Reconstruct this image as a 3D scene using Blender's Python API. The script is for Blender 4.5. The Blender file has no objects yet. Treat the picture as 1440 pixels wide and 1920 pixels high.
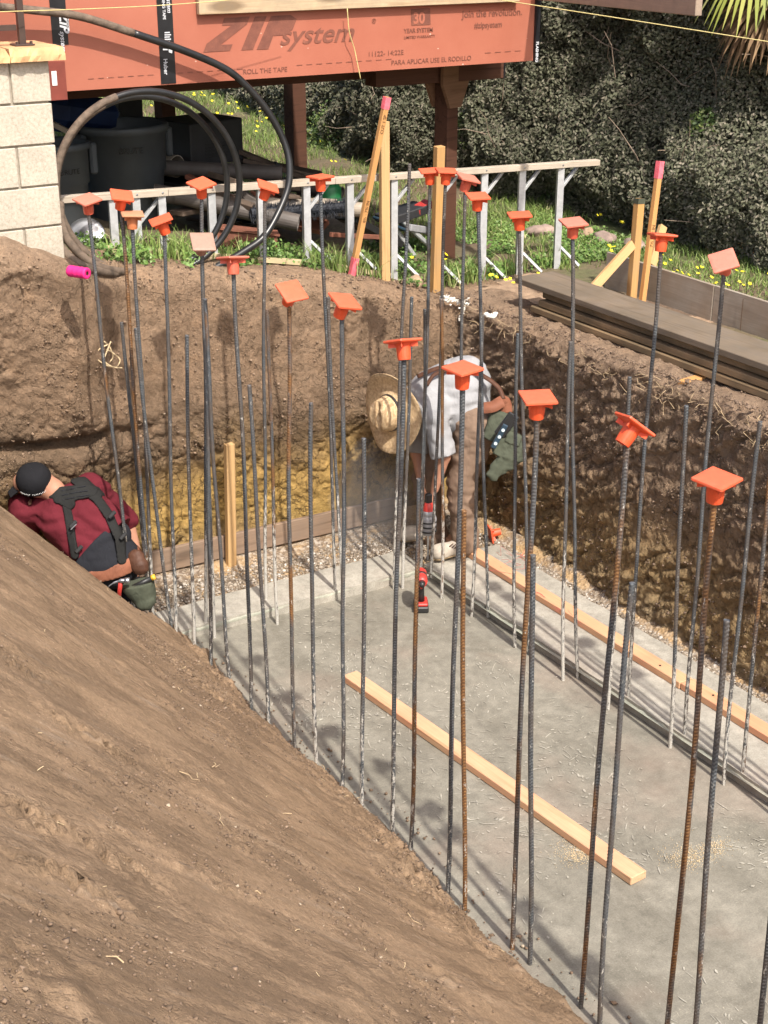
import bpy, bmesh, math, random
import numpy as np
from mathutils import Vector, Matrix, noise as mnoise
R=math.radians
random.seed(7); rng=np.random.default_rng(11)
S=bpy.context.scene
COL=S.collection
# ------------------------------------------------------------------ camera
FPX=2750.0; PITCH=math.atan(1150/2750); CH=3.75
YAW=math.atan(1820/math.hypot(2750,1150))
c_r=np.array([math.cos(YAW),-math.sin(YAW),0.0])
c_h=np.array([math.sin(YAW),math.cos(YAW),0.0])
c_f=c_h*math.cos(PITCH)+np.array([0,0,-math.sin(PITCH)])
c_u=np.cross(c_r,c_f)
CAM=np.array([0,0,CH])
cam=bpy.data.cameras.new('camera'); cam.sensor_fit='VERTICAL'; cam.sensor_height=36; cam.lens=FPX/1920*36
cam.clip_start=.05; cam.clip_end=2000
co=bpy.data.objects.new('camera',cam); COL.objects.link(co)
co.matrix_world=Matrix(((c_r[0],c_u[0],-c_f[0],0),(c_r[1],c_u[1],-c_f[1],0),(c_r[2],c_u[2],-c_f[2],CH),(0,0,0,1)))
S.camera=co
# ------------------------------------------------------------------ light
SUN_EL=R(51.5); SUN_AZ=R(6)          # light travels towards +Y, a little +X
w=bpy.data.worlds.new('World'); S.world=w; w.use_nodes=True
nt=w.node_tree; bg=nt.nodes['Background']
sky=nt.nodes.new('ShaderNodeTexSky'); sky.sky_type='NISHITA'; sky.sun_disc=False
sky.dust_density=3.5; sky.ozone_density=.4; sky.sun_elevation=SUN_EL; sky.sun_rotation=math.pi+SUN_AZ
nt.links.new(sky.outputs[0],bg.inputs[0]); bg.inputs[1].default_value=.15
sl=bpy.data.lights.new('sun','SUN'); sl.energy=3.5; sl.angle=R(.9); sl.color=(1,.94,.86)
so=bpy.data.objects.new('sun',sl); COL.objects.link(so)
tosun=Vector((-math.sin(SUN_AZ)*math.cos(SUN_EL),-math.cos(SUN_AZ)*math.cos(SUN_EL),math.sin(SUN_EL)))
so.rotation_euler=tosun.to_track_quat('Z','Y').to_euler(); so.location=tosun*40
S.view_settings.view_transform='Standard'; S.view_settings.look='None'
S.view_settings.exposure=0.78; S.view_settings.gamma=1; S.view_settings.use_curve_mapping=False
S.render.engine='CYCLES'
# ------------------------------------------------------------------ photogrammetry helpers: turn a photo pixel and a known plane into a place in the world
def ray(x,y): return c_f*FPX+c_r*(x-720)+c_u*(960-y)
def atz(x,y,z): d=ray(x,y); return Vector(CAM+d*((z-CH)/d[2]))
def aty(x,y,Y): d=ray(x,y); return Vector(CAM+d*(Y/d[1]))
def atx(x,y,X): d=ray(x,y); return Vector(CAM+d*(X/d[0]))
def atw(x,y,wd): return Vector(CAM+ray(x,y)*(wd/FPX))
# ------------------------------------------------------------------ numpy noise
_perm=rng.permutation(256); _perm=np.concatenate([_perm,_perm,_perm])
_g=rng.normal(size=(256,3)); _g/=np.linalg.norm(_g,axis=1)[:,None]
def perlin(p):
    p=np.asarray(p,float); i=np.floor(p).astype(int); f=p-i; i&=255
    u=f*f*f*(f*(f*6-15)+10)
    def gr(a,b,c):
        h=_perm[_perm[_perm[(i[:,0]+a)&255]+((i[:,1]+b)&255)]+((i[:,2]+c)&255)]
        return ((f-np.array([a,b,c]))*_g[h]).sum(1)
    x=lambda a,b,t:a+(b-a)*t
    return x(x(x(gr(0,0,0),gr(1,0,0),u[:,0]),x(gr(0,1,0),gr(1,1,0),u[:,0]),u[:,1]),
             x(x(gr(0,0,1),gr(1,0,1),u[:,0]),x(gr(0,1,1),gr(1,1,1),u[:,0]),u[:,1]),u[:,2])
def fbm(p,sc,oc=4,rg=.5):
    s=0;a=1
    for k in range(oc): s=s+a*perlin(np.asarray(p)*sc*2**k+k*17.3); a*=rg
    return s
def ridge(p,sc,oc=3):
    s=0;a=1
    for k in range(oc): s=s+a*(1-np.abs(perlin(np.asarray(p)*sc*2**k+k*9.1))*2.2); a*=.5
    return s/1.6
def sstep(a,b,x): t=np.clip((x-a)/(b-a),0,1); return t*t*(3-2*t)
def worley(p,sc):
    p=np.asarray(p)*sc; i=np.floor(p).astype(int); f1=np.full(len(p),9.); f2=f1.copy()
    for a in(-1,0,1):
        for b in(-1,0,1):
            for c in(-1,0,1):
                j=(i+[a,b,c])&255; h=_perm[_perm[_perm[j[:,0]]+j[:,1]]+j[:,2]]
                q=i+[a,b,c]+.5+_g[h]*.45; d=np.linalg.norm(p-q,axis=1); f2=np.minimum(f2,np.maximum(f1,d)); f1=np.minimum(f1,d)
    return f1,f2
# ------------------------------------------------------------------ materials
def M_new(name,rough=.8):
    m=bpy.data.materials.new(name); m.use_nodes=True; b=m.node_tree.nodes['Principled BSDF']
    b.inputs['Roughness'].default_value=rough; return m,m.node_tree,b
class N:
    def __init__(s,nt): s.nt=nt
    def n(s,t,**k):
        o=s.nt.nodes.new(t)
        for a,v in k.items():
            if a in('operation','blend_type','data_type','noise_dimensions','feature','bands_direction','wave_type','musgrave_type','interpolation_type'): setattr(o,a,v)
            else: s.set(o,a.replace('_',' '),v)
        return o
    def set(s,o,k,v):
        i=o.inputs[int(k[1:])] if k[0]=='i' and k[1:].isdigit() else o.inputs[k]
        if hasattr(v,'is_output'): s.nt.links.new(v,i)
        else: i.default_value=v
    def noise(s,vec,scale,detail=4,rough=.55,dist=0):
        o=s.n('ShaderNodeTexNoise'); 
        if vec is not None: s.nt.links.new(vec,o.inputs['Vector'])
        o.inputs['Scale'].default_value=scale;o.inputs['Detail'].default_value=detail;o.inputs['Roughness'].default_value=rough;o.inputs['Distortion'].default_value=dist
        return o.outputs[0]
    def vor(s,vec,scale,feature='F1'):
        o=s.n('ShaderNodeTexVoronoi'); o.feature=feature
        if vec is not None: s.nt.links.new(vec,o.inputs['Vector'])
        o.inputs['Scale'].default_value=scale; return o.outputs['Distance']
    def ramp(s,fac,stops):
        o=s.n('ShaderNodeValToRGB'); s.nt.links.new(fac,o.inputs[0]); e=o.color_ramp.elements
        while len(e)<len(stops): e.new(.5)
        for k,(p,c) in enumerate(stops):
            e[k].position=p; c=(c,c,c) if isinstance(c,(int,float)) else c; e[k].color=(*c[:3],1)
        return o.outputs[0]
    def math(s,op,a,b=0,clamp=False):
        o=s.n('ShaderNodeMath',operation=op); o.use_clamp=clamp; s.set(o,'i0',a); s.set(o,'i1',b); return o.outputs[0]
    def mix(s,fac,a,b,bt='MIX'):
        o=s.n('ShaderNodeMix',data_type='RGBA'); o.blend_type=bt
        for i,v in ((0,fac),(6,a),(7,b)):
            if hasattr(v,'is_output'): s.nt.links.new(v,o.inputs[i])
            else: o.inputs[i].default_value=v if i==0 else (*v[:3],1)
        return o.outputs[2]
    def pos(s): return s.n('ShaderNodeNewGeometry').outputs['Position']
    def obj(s): return s.n('ShaderNodeTexCoord').outputs['Object']
    def scl(s,vec,v,loc=None):
        o=s.n('ShaderNodeMapping'); s.nt.links.new(vec,o.inputs[0]); o.inputs['Scale'].default_value=v
        if loc is not None:
            if hasattr(loc,'is_output'): s.nt.links.new(loc,o.inputs['Location'])
            else: o.inputs['Location'].default_value=loc
        return o.outputs[0]
    def z(s,vec): o=s.n('ShaderNodeSeparateXYZ'); s.nt.links.new(vec,o.inputs[0]); return o.outputs
    def bump(s,h,st,dist,prev=None):
        o=s.n('ShaderNodeBump'); s.nt.links.new(h,o.inputs['Height']); o.inputs['Strength'].default_value=st; o.inputs['Distance'].default_value=dist
        if prev is not None: s.nt.links.new(prev,o.inputs['Normal'])
        return o.outputs[0]
    def rnd(s): return s.n('ShaderNodeObjectInfo').outputs['Random']
    def isl(s): return s.n('ShaderNodeNewGeometry').outputs['Random Per Island']
def link(nt,b,col=None,nrm=None,rough=None):
    if col is not None: nt.links.new(col,b.inputs['Base Color'])
    if nrm is not None: nt.links.new(nrm,b.inputs['Normal'])
    if rough is not None: nt.links.new(rough,b.inputs['Roughness'])
def m_plain(name,c,rough=.6,var=.25,sc=30,bump=.0,metal=0,bd=.002,spec=.5):
    m,nt,b=M_new(name,rough); q=N(nt); v=q.obj()
    n=q.noise(v,sc,5,.6); lo=tuple(x*(1-var) for x in c); hi=tuple(min(1,x*(1+var)) for x in c)
    link(nt,b,q.ramp(n,[(.3,lo),(.7,hi)]), q.bump(q.noise(v,sc*3,4),bump,bd) if bump else None)
    b.inputs['Metallic'].default_value=metal; b.inputs['Specular IOR Level'].default_value=spec
    return m
MT={}
def crk_f(q,c):
    o=q.n('ShaderNodeRGBToBW'); q.nt.links.new(c,o.inputs[0]); return o.outputs[0]
def soil_wall(name,stops,crack=.5,amp=1.0,zn=.5):
    m,nt,b=M_new(name,.95); q=N(nt); p=q.pos(); z=q.z(p)[2]
    b.inputs['Specular IOR Level'].default_value=.15
    big=q.noise(p,1.6,4,.6); zz=q.math('ADD',z,q.math('MULTIPLY',q.math('SUBTRACT',big,.5),zn))
    zz=q.math('DIVIDE',zz,2.2)
    base=q.ramp(zz,stops)
    n1=q.noise(p,9,6,.65); n2=q.noise(p,52,6,.8)
    c=q.mix(1,base,q.ramp(n1,[(.25,(.62,.6,.58)),(.5,(.95,.95,.95)),(.75,(1.25,1.2,1.15))]),'MULTIPLY')
    c=q.mix(1,c,q.ramp(n2,[(.3,.72),(.7,1.25)]),'MULTIPLY')
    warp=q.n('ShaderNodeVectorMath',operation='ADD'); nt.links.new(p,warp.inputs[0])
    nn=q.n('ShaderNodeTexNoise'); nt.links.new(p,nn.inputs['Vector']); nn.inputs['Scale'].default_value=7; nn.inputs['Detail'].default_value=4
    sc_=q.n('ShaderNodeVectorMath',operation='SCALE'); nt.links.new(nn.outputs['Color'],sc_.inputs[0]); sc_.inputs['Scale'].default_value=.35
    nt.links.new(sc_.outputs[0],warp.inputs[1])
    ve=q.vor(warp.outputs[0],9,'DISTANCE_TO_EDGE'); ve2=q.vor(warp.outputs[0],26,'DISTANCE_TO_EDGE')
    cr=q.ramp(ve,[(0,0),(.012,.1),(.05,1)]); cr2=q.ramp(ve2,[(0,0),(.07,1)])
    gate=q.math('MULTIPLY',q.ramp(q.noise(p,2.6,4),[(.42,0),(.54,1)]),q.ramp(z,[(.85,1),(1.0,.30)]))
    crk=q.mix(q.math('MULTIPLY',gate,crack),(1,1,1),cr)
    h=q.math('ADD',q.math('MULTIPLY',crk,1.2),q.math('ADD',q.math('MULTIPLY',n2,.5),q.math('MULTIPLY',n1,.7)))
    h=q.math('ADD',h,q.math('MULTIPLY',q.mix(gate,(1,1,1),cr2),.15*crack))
    c=q.mix(q.math('MULTIPLY',q.math('SUBTRACT',1,crk_f(q,crk)),.6),c,(.085,.06,.04))  # crack lines darkened in the colour, standing in for shade in their depth
    nb=q.bump(h,1.0*amp,.045)
    nb=q.bump(q.noise(p,120,4,.8),.9,.007,nb)
    link(nt,b,c,nb); return m
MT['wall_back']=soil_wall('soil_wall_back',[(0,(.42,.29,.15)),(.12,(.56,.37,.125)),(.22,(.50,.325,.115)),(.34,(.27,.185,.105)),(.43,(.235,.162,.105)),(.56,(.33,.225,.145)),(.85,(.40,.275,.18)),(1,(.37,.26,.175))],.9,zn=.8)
MT['wall_right']=soil_wall('soil_wall_right',[(0,(.44,.33,.20)),(.10,(.43,.30,.15)),(.22,(.37,.255,.14)),(.36,(.35,.245,.16)),(.7,(.38,.27,.185)),(1,(.42,.31,.22))],.4,1.2,.7)
# bank
def mk_bank():
    m,nt,b=M_new('soil_bank',.95); q=N(nt); p=q.pos(); b.inputs['Specular IOR Level'].default_value=.12
    sp=q.scl(p,(.55,3.4,.55)); st=q.noise(sp,2.0,6,.62,.35); st2=q.noise(q.scl(p,(1.2,9,1.2)),2.6,5,.6,.3)
    n1=q.noise(p,5,5,.6); n2=q.noise(p,60,5,.75)
    c=q.ramp(st,[(.28,(.248,.166,.100)),(.43,(.280,.190,.117)),(.57,(.298,.203,.126)),(.72,(.355,.252,.162))])
    c=q.mix(q.ramp(st2,[(.58,0),(.72,.45)]),c,(.30,.238,.178))
    c=q.mix(1,c,q.ramp(n1,[(.3,.80),(.7,1.10)]),'MULTIPLY')
    c=q.mix(1,c,q.ramp(n2,[(.3,.74),(.7,1.2)]),'MULTIPLY')
    cz=q.ramp(q.noise(q.scl(p,(.8,1.9,.8)),3.0,6,.72),[(.48,0),(.58,1)]); c=q.mix(q.math('MULTIPLY',cz,.30),c,(.17,.115,.074)); spk=q.vor(p,75); c=q.mix(q.math('MULTIPLY',q.ramp(spk,[(.10,1),(.16,0)]),q.ramp(n1,[(.5,0),(.62,1)])),c,(.50,.38,.26))
    h=q.math('ADD',q.math('MULTIPLY',st2,.22),q.math('MULTIPLY',q.math('MULTIPLY',q.noise(p,34,6,.75),q.math('ADD',cz,.25)),.8))
    nb=q.bump(h,.7,.03); nb=q.bump(q.noise(p,95,5,.8),.9,.006,nb)
    link(nt,b,c,nb); return m
MT['bank']=mk_bank()
def mk_concrete(name,c0,c1,scr=1,pit=1):
    m,nt,b=M_new(name,.85); q=N(nt); p=q.pos(); b.inputs['Specular IOR Level'].default_value=.25
    n1=q.noise(q.scl(p,(1,.6,1)),3.2,6,.68,.6); n2=q.noise(p,14,6,.75); n3=q.noise(p,140,3,.6)
    c=q.mix(q.ramp(n1,[(.40,0),(.60,1)]),c0,c1)
    c=q.mix(1,c,q.ramp(n2,[(.3,.76),(.7,1.2)]),'MULTIPLY')
    c=q.mix(1,c,q.ramp(n3,[(.35,.86),(.65,1.1)]),'MULTIPLY')
    # scraped pale marks
    sv=q.scl(p,(14,80,1)); s1=q.noise(sv,1.0,5,.75,1.8); g=q.ramp(q.noise(p,2.3,4,.6),[(.48,0),(.62,1)])
    mk=q.math('MULTIPLY',q.ramp(s1,[(.60,0),(.68,1)]),g)
    sv2=q.scl(p,(70,14,1)); s2=q.noise(sv2,1.0,4,.7,2.2); g2=q.ramp(q.noise(p,1.7,4,.6),[(.52,0),(.64,1)])
    mk=q.math('MAXIMUM',mk,q.math('MULTIPLY',q.ramp(s2,[(.62,0),(.69,1)]),g2))
    c=q.mix(q.math('MULTIPLY',mk,.75*scr),c,(.47,.43,.34))
    pt=q.ramp(q.vor(p,95),[(.05,1),(.12,0)]); pg=q.ramp(q.noise(p,4,3),[(.42,0),(.6,1)])
    pitf=q.math('MULTIPLY',q.math('MULTIPLY',pt,pg),.55*pit)
    c=q.mix(pitf,c,(.10,.095,.09))
    # pinkish dust
    c=q.mix(q.ramp(q.noise(p,1.3,4,.6),[(.52,0),(.68,.25)]),c,(.34,.24,.185))
    h=q.math('SUBTRACT',q.math('ADD',q.math('MULTIPLY',n2,.6),q.math('MULTIPLY',n3,.25)),pitf)
    link(nt,b,c,q.bump(h,.4,.006)); return m
MT['slab']=mk_concrete('concrete_slab',(.178,.165,.132),(.238,.222,.180))
MT['ledge']=mk_concrete('concrete_ledge',(.30,.28,.235),(.38,.355,.30),.5,.4)
MT['scrape']=mk_concrete('concrete_scrape',(.30,.28,.23),(.42,.395,.33),0,0)
MT['curb_green']=mk_concrete('concrete_fresh',(.28,.29,.235),(.37,.37,.30),.4,.9)
def mk_wood(name,base,dark,stain=(0,0,0),sf=0,axis=0,ring=1.0,rough=.75,knot=True,weath=0):
    m,nt,b=M_new(name,rough); q=N(nt); o=q.obj(); rn=q.rnd(); b.inputs['Specular IOR Level'].default_value=.25
    loc=q.n('ShaderNodeCombineXYZ'); q.set(loc,'i0',q.math('MULTIPLY',rn,37)); q.set(loc,'i1',q.math('MULTIPLY',rn,11)); 
    sc=[26*ring]*3; sc[axis]=1.1
    v=q.scl(o,tuple(sc),loc.outputs[0]); g=q.noise(v,1.0,5,.6,.8)
    sc2=[150]*3; sc2[axis]=4; g2=q.noise(q.scl(o,tuple(sc2),loc.outputs[0]),1,3,.6)
    c=q.ramp(g,[(.3,dark),(.48,base),(.6,tuple(x*.93 for x in base)),(.72,tuple(min(1,x*1.1) for x in base))])
    c=q.mix(1,c,q.ramp(g2,[(.3,.88),(.7,1.07)]),'MULTIPLY')
    if knot:
        ks=[7,7,7]; ks[axis]=2.0; kd=q.vor(q.scl(o,tuple(ks),loc.outputs[0]),1.0)
        c=q.mix(q.ramp(kd,[(.16,.85),(.27,0)]),c,tuple(x*.5 for x in dark))
    if sf: 
        c=q.mix(q.math('MULTIPLY',q.ramp(q.noise(o,3,4,.6),[(.4,0),(.65,1)]),sf),c,stain)
    if weath: c=q.mix(q.math('MULTIPLY',q.ramp(q.noise(o,11,5,.7),[(.35,0),(.7,1)]),weath),c,(.16,.14,.12))
    link(nt,b,c,q.bump(q.math('ADD',g,q.math('MULTIPLY',g2,.5)),.35,.002)); return m
MT['pine']=mk_wood('pine_lumber',(.60,.38,.225),(.44,.235,.12),(.60,.27,.16),.55)
MT['pine_pink']=mk_wood('pine_lumber_reddish',(.62,.37,.21),(.50,.25,.13),(.62,.26,.15),.6)
MT['stake']=mk_wood('stake_wood',(.54,.345,.16),(.38,.215,.085),knot=True)
MT['stake_tan']=mk_wood('stake_wood_dull',(.50,.28,.10),(.34,.17,.06),(.3,.24,.15),.4)
MT['stake_orange']=mk_wood('stake_wood_orange',(.56,.295,.11),(.42,.20,.065))
MT['form_brown']=mk_wood('weathered_form_board',(.27,.185,.125),(.17,.11,.07),(.20,.14,.10),.5,weath=.3)
MT['plank']=mk_wood('weathered_plank',(.20,.155,.108),(.10,.075,.05),(.12,.095,.065),.7,weath=.4,knot=False)
MT['plank_edge']=mk_wood('plank_edge',(.30,.205,.115),(.12,.08,.045),(.10,.08,.05),.7,knot=False)
MT['redwood']=mk_wood('dark_stained_post',(.10,.045,.028),(.05,.022,.014),knot=False)
MT['gusset']=mk_wood('gusset_wood',(.22,.12,.07),(.15,.08,.045),knot=False)
MT['pale_wood']=mk_wood('pale_old_lumber',(.50,.38,.24),(.38,.26,.15),weath=.35)
MT['grey_wood']=mk_wood('greyed_lumber',(.36,.27,.20),(.26,.19,.135),weath=.4)
MT['ply_grey']=mk_wood('grey_form_plywood',(.36,.32,.26),(.26,.225,.18),(.24,.165,.10),.5,ring=.5,knot=False,weath=.2)
MT['trim_wood']=mk_wood('rail_wood',(.50,.43,.34),(.36,.28,.20),weath=.25,knot=False)
MT['sill_yellow']=mk_wood('sill_lumber',(.55,.45,.26),(.42,.33,.18),weath=.3,knot=False)
def mk_rebar():
    m,nt,b=M_new('rebar_steel',.55); q=N(nt); o=q.obj(); oi=q.n('ShaderNodeObjectInfo'); rn=oi.outputs['Random']
    sep=q.n('ShaderNodeSeparateColor'); nt.links.new(oi.outputs['Color'],sep.inputs[0]); rust,spl=sep.outputs[0],sep.outputs[1]
    loc=q.n('ShaderNodeCombineXYZ'); q.set(loc,'i2',q.math('MULTIPLY',rn,91)); q.set(loc,'i0',q.math('MULTIPLY',rn,31))
    v=q.scl(o,(6,6,1.4),loc.outputs[0]); a=q.noise(v,1.3,5,.6); f=q.noise(q.scl(o,(60,60,30),loc.outputs[0]),1,4,.7)
    at=q.n('ShaderNodeAttribute'); at.attribute_name='rib'; rb=at.outputs['Fac']
    base=q.mix(rb,q.ramp(f,[(.3,(.028,.033,.038)),(.7,(.06,.066,.072))]),q.ramp(f,[(.3,(.13,.145,.155)),(.7,(.25,.265,.27))]))  # rib highlights and groove shade put into the colour, over worn mill scale
    rc=q.mix(rb,q.ramp(f,[(.25,(.07,.032,.016)),(.7,(.17,.075,.025))]),q.ramp(f,[(.25,(.24,.11,.035)),(.7,(.50,.26,.08))]))
    rf=q.math('MULTIPLY',q.ramp(q.math('ADD',a,q.math('MULTIPLY',q.math('SUBTRACT',rust,.72),.55)),[(.53,0),(.63,1)]),.9)
    brown=q.mix(q.math('MULTIPLY',q.ramp(q.noise(v,3.1,4),[(.42,0),(.62,1)]),.5),base,(.12,.08,.05))
    c=q.mix(rf,brown,rc)
    z=q.z(o)[2]; low=q.ramp(z,[(0,1),(.35,.72),(.9,0)])
    sn=q.noise(q.scl(o,(90,90,28),loc.outputs[0]),1,4,.7)
    sf=q.ramp(q.math('ADD',sn,q.math('MULTIPLY',q.math('MULTIPLY',low,spl),.34)),[(.62,0),(.7,1)])
    c=q.mix(sf,c,(.50,.48,.43))
    link(nt,b,c,q.bump(f,.4,.001)); b.inputs['Metallic'].default_value=.25; return m
MT['rebar']=mk_rebar()
def mk_cap(name,c,fade,ff):
    m,nt,b=M_new(name,.5); q=N(nt); o=q.obj(); n=q.noise(q.scl(o,(1,1,1)),22,5,.7); z=q.z(o)[2]
    k=q.math('MULTIPLY',q.ramp(q.math('MULTIPLY',z,10),[(.5,0),(.62,1)]),ff)      # sun-bleached plate
    k=q.math('ADD',k,q.math('MULTIPLY',q.ramp(n,[(.45,0),(.7,1)]),ff*.4),True)
    cc=q.mix(k,c,fade); cc=q.mix(1,cc,q.ramp(q.noise(o,70,4,.7),[(.3,.9),(.7,1.05)]),'MULTIPLY')
    link(nt,b,cc,q.bump(n,.15,.002)); b.inputs['Subsurface Weight'].default_value=.0; return m
MT['cap']=mk_cap('cap_orange',(.74,.085,.022),(.68,.135,.065),.75)
MT['cap_pink']=mk_cap('cap_faded_pink',(.62,.10,.05),(.56,.19,.13),.9)
MT['cap_tan']=mk_cap('cap_faded_tan',(.58,.18,.065),(.48,.26,.15),.9)
MT['cap_dusty']=mk_cap('cap_dusty',(.36,.16,.11),(.34,.20,.145),.95)
def mk_leaf(name,stops,rough=.5,trans=.2):
    m,nt,b=M_new(name,rough); q=N(nt); c=q.ramp(q.isl(),stops)
    c=q.mix(1,c,q.ramp(q.noise(q.pos(),.9,3),[(.3,.75),(.7,1.2)]),'MULTIPLY'); link(nt,b,c)
    b.inputs['Specular IOR Level'].default_value=.35
    return m
MT['hedge']=mk_leaf('hedge_leaf',[(0,(.062,.068,.040)),(.35,(.105,.11,.064)),(.65,(.145,.143,.092)),(.88,(.185,.17,.125)),(1,(.25,.215,.16))],.75)
MT['hedge_green']=mk_leaf('green_leaf',[(0,(.035,.06,.018)),(.5,(.07,.11,.03)),(.8,(.12,.165,.045)),(1,(.2,.22,.08))],.45)
MT['grass']=mk_leaf('grass_blade',[(0,(.10,.15,.035)),(.5,(.16,.24,.055)),(.8,(.24,.31,.09)),(1,(.42,.38,.2))],.6)
MT['weed']=mk_leaf('weed_leaf',[(0,(.07,.14,.03)),(.6,(.13,.22,.05)),(1,(.22,.30,.1))],.5)
MT['palm']=mk_leaf('palm_leaf',[(0,(.17,.21,.04)),(.5,(.30,.33,.07)),(1,(.48,.46,.15))],.45)
MT['palm_dead']=mk_leaf('palm_dead',[(0,(.12,.07,.035)),(1,(.26,.17,.09))],.8)
MT['flower']=m_plain('flower_yellow',(.85,.72,.02),.5,.1)
def mk_ground():
    m,nt,b=M_new('turf_soil',.95); q=N(nt); p=q.pos(); n=q.noise(p,1.1,5,.6); n2=q.noise(p,22,5,.7)
    c=q.ramp(n,[(.38,(.17,.115,.075)),(.5,(.16,.13,.07)),(.6,(.12,.14,.05))])
    x=q.z(p); wob=q.math('MULTIPLY',q.math('SUBTRACT',q.noise(p,2.5,4),.5),.9)
    yl=q.math('ADD',x[1],wob); xl=q.math('ADD',x[0],wob)
    m1=q.math('MULTIPLY',q.math('LESS_THAN',yl,7.95),q.math('LESS_THAN',xl,6.05))
    c=q.mix(m1,c,q.ramp(q.noise(p,6,5,.7),[(.3,(.30,.20,.125)),(.7,(.44,.31,.205))]))
    c=q.mix(1,c,q.ramp(n2,[(.3,.7),(.7,1.25)]),'MULTIPLY')
    link(nt,b,c,q.bump(q.math('ADD',n2,q.noise(p,90,4,.7)),.7,.02)); return m
MT['turf']=mk_ground()
def mk_soil_top():
    m,nt,b=M_new('soil_top',.95); q=N(nt); p=q.pos(); n=q.noise(p,2.4,5,.65); n2=q.noise(p,40,5,.75)
    c=q.ramp(n,[(.3,(.23,.155,.105)),(.55,(.33,.225,.155)),(.75,(.38,.28,.20))])
    c=q.mix(1,c,q.ramp(n2,[(.3,.78),(.7,1.18)]),'MULTIPLY')
    link(nt,b,c,q.bump(n2,.7,.01)); return m
MT['soil_top']=mk_soil_top()
def mk_gravel():
    m,nt,b=M_new('gravel_bed',.95); q=N(nt); p=q.pos(); n=q.noise(p,3,5,.6); v=q.vor(p,60)
    o=q.n('ShaderNodeTexVoronoi'); nt.links.new(p,o.inputs['Vector']); o.inputs['Scale'].default_value=60
    g=q.n('ShaderNodeSeparateColor'); nt.links.new(o.outputs['Color'],g.inputs[0])
    c=q.ramp(g.outputs[0],[(0,(.14,.10,.07)),(.5,(.24,.18,.12)),(1,(.38,.33,.27))])
    c=q.mix(q.ramp(n,[(.45,0),(.6,.75)]),c,(.45,.29,.13))
    link(nt,b,c,q.bump(v,.9,.01)); return m
MT['gravel']=mk_gravel()
def mk_stone(name,stops):
    m,nt,b=M_new(name,.9); q=N(nt); c=q.ramp(q.isl(),stops); c=q.mix(1,c,q.ramp(q.noise(q.pos(),80,4,.7),[(.3,.8),(.7,1.15)]),'MULTIPLY')
    link(nt,b,c,q.bump(q.noise(q.pos(),150,3),.4,.003)); return m
MT['stones']=mk_stone('gravel_stones',[(0,(.15,.115,.08)),(.5,(.27,.215,.155)),(.85,(.38,.325,.26)),(1,(.58,.54,.48))])
MT['crumbs']=mk_stone('soil_crumbs',[(0,(.12,.08,.05)),(.7,(.19,.128,.082)),(.975,(.24,.165,.11)),(1,(.44,.36,.26))])
MT['wall_bits']=mk_stone('wall_soil_bits',[(0,(.16,.108,.07)),(.8,(.25,.17,.11)),(.98,(.30,.21,.14)),(1,(.5,.42,.3))])
MT['clods']=mk_stone('soil_clods_dark',[(0,(.12,.082,.055)),(1,(.22,.152,.102))])
def mk_block():
    m,nt,b=M_new('block_face',.92); q=N(nt); o=q.pos(); n=q.noise(o,60,5,.75); n2=q.noise(o,7,4,.6)
    c=q.ramp(n,[(.3,(.33,.29,.22)),(.5,(.47,.42,.335)),(.7,(.56,.51,.42))])
    c=q.mix(1,c,q.ramp(n2,[(.3,.86),(.7,1.06)]),'MULTIPLY')
    link(nt,b,c,q.bump(n,.6,.004)); return m
MT['block']=mk_block()
MT['mortar']=m_plain('mortar',(.34,.30,.24),.95,.2,40,.4)
MT['flagstone']=m_plain('flagstone',(.55,.33,.16),.85,.35,9,.5)
def mk_zip():
    m,nt,b=M_new('red_sheathing',.62); q=N(nt); p=q.pos(); n=q.noise(p,2.2,5,.65); f=q.noise(p,160,3,.6)
    c=q.ramp(n,[(.3,(.34,.105,.062)),(.6,(.375,.125,.076)),(.8,(.41,.15,.095))])
    sc=q.noise(q.scl(p,(14,14,60)),1,4,.8,1.5); c=q.mix(q.ramp(sc,[(.7,0),(.78,.35)]),c,(.64,.33,.24))
    st=q.vor(q.scl(p,(6.5,1,11)),1.0); c=q.mix(q.ramp(st,[(.03,.8),(.05,0)]),c,(.70,.50,.40))
    link(nt,b,c,q.bump(f,.25,.002)); return m
MT['zip']=mk_zip()
def mk_print():
    m,nt,b=M_new('faded_print',.7); q=N(nt); p=q.pos(); n=q.noise(p,22,5,.75)
    c=q.ramp(n,[(.36,(.15,.052,.034)),(.6,(.205,.072,.045)),(.78,(.30,.10,.062))]); link(nt,b,c); return m
MT['print']=mk_print()
MT['tape']=m_plain('black_flashing_tape',(.012,.012,.014),.35,.3,20,.2)
MT['white_print']=m_plain('white_print',(.55,.56,.58),.6,.2,40)
MT['fascia']=m_plain('red_brown_fascia',(.20,.045,.03),.5,.2,8)
MT['white']=m_plain('white_paint',(.72,.72,.70),.5,.08,20)
def mk_galv():
    m,nt,b=M_new('galvanised_steel',.42); q=N(nt); o=q.pos(); n=q.noise(o,26,4,.6)
    link(nt,b,q.ramp(n,[(.3,(.42,.43,.43)),(.7,(.56,.57,.57))])); b.inputs['Metallic'].default_value=.3; return m
MT['galv']=mk_galv()
MT['hose']=m_plain('black_poly_pipe',(.018,.018,.018),.32,.3,12,.1)
MT['hose_mud']=m_plain('muddy_pipe',(.13,.095,.068),.85,.45,22,.5,bd=.006)
MT['bin']=m_plain('dark_grey_plastic',(.075,.085,.092),.5,.15,6,.1)
MT['bin_print']=m_plain('bin_print',(.008,.008,.008),.5,.1)
MT['black_box']=m_plain('black_metal_box',(.03,.03,.032),.5,.25,10)
MT['pvc']=m_plain('pvc_pipe_old',(.36,.30,.235),.6,.25,7)
MT['pvc_grey']=m_plain('grey_pipe',(.10,.085,.075),.6,.25,7)
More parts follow.
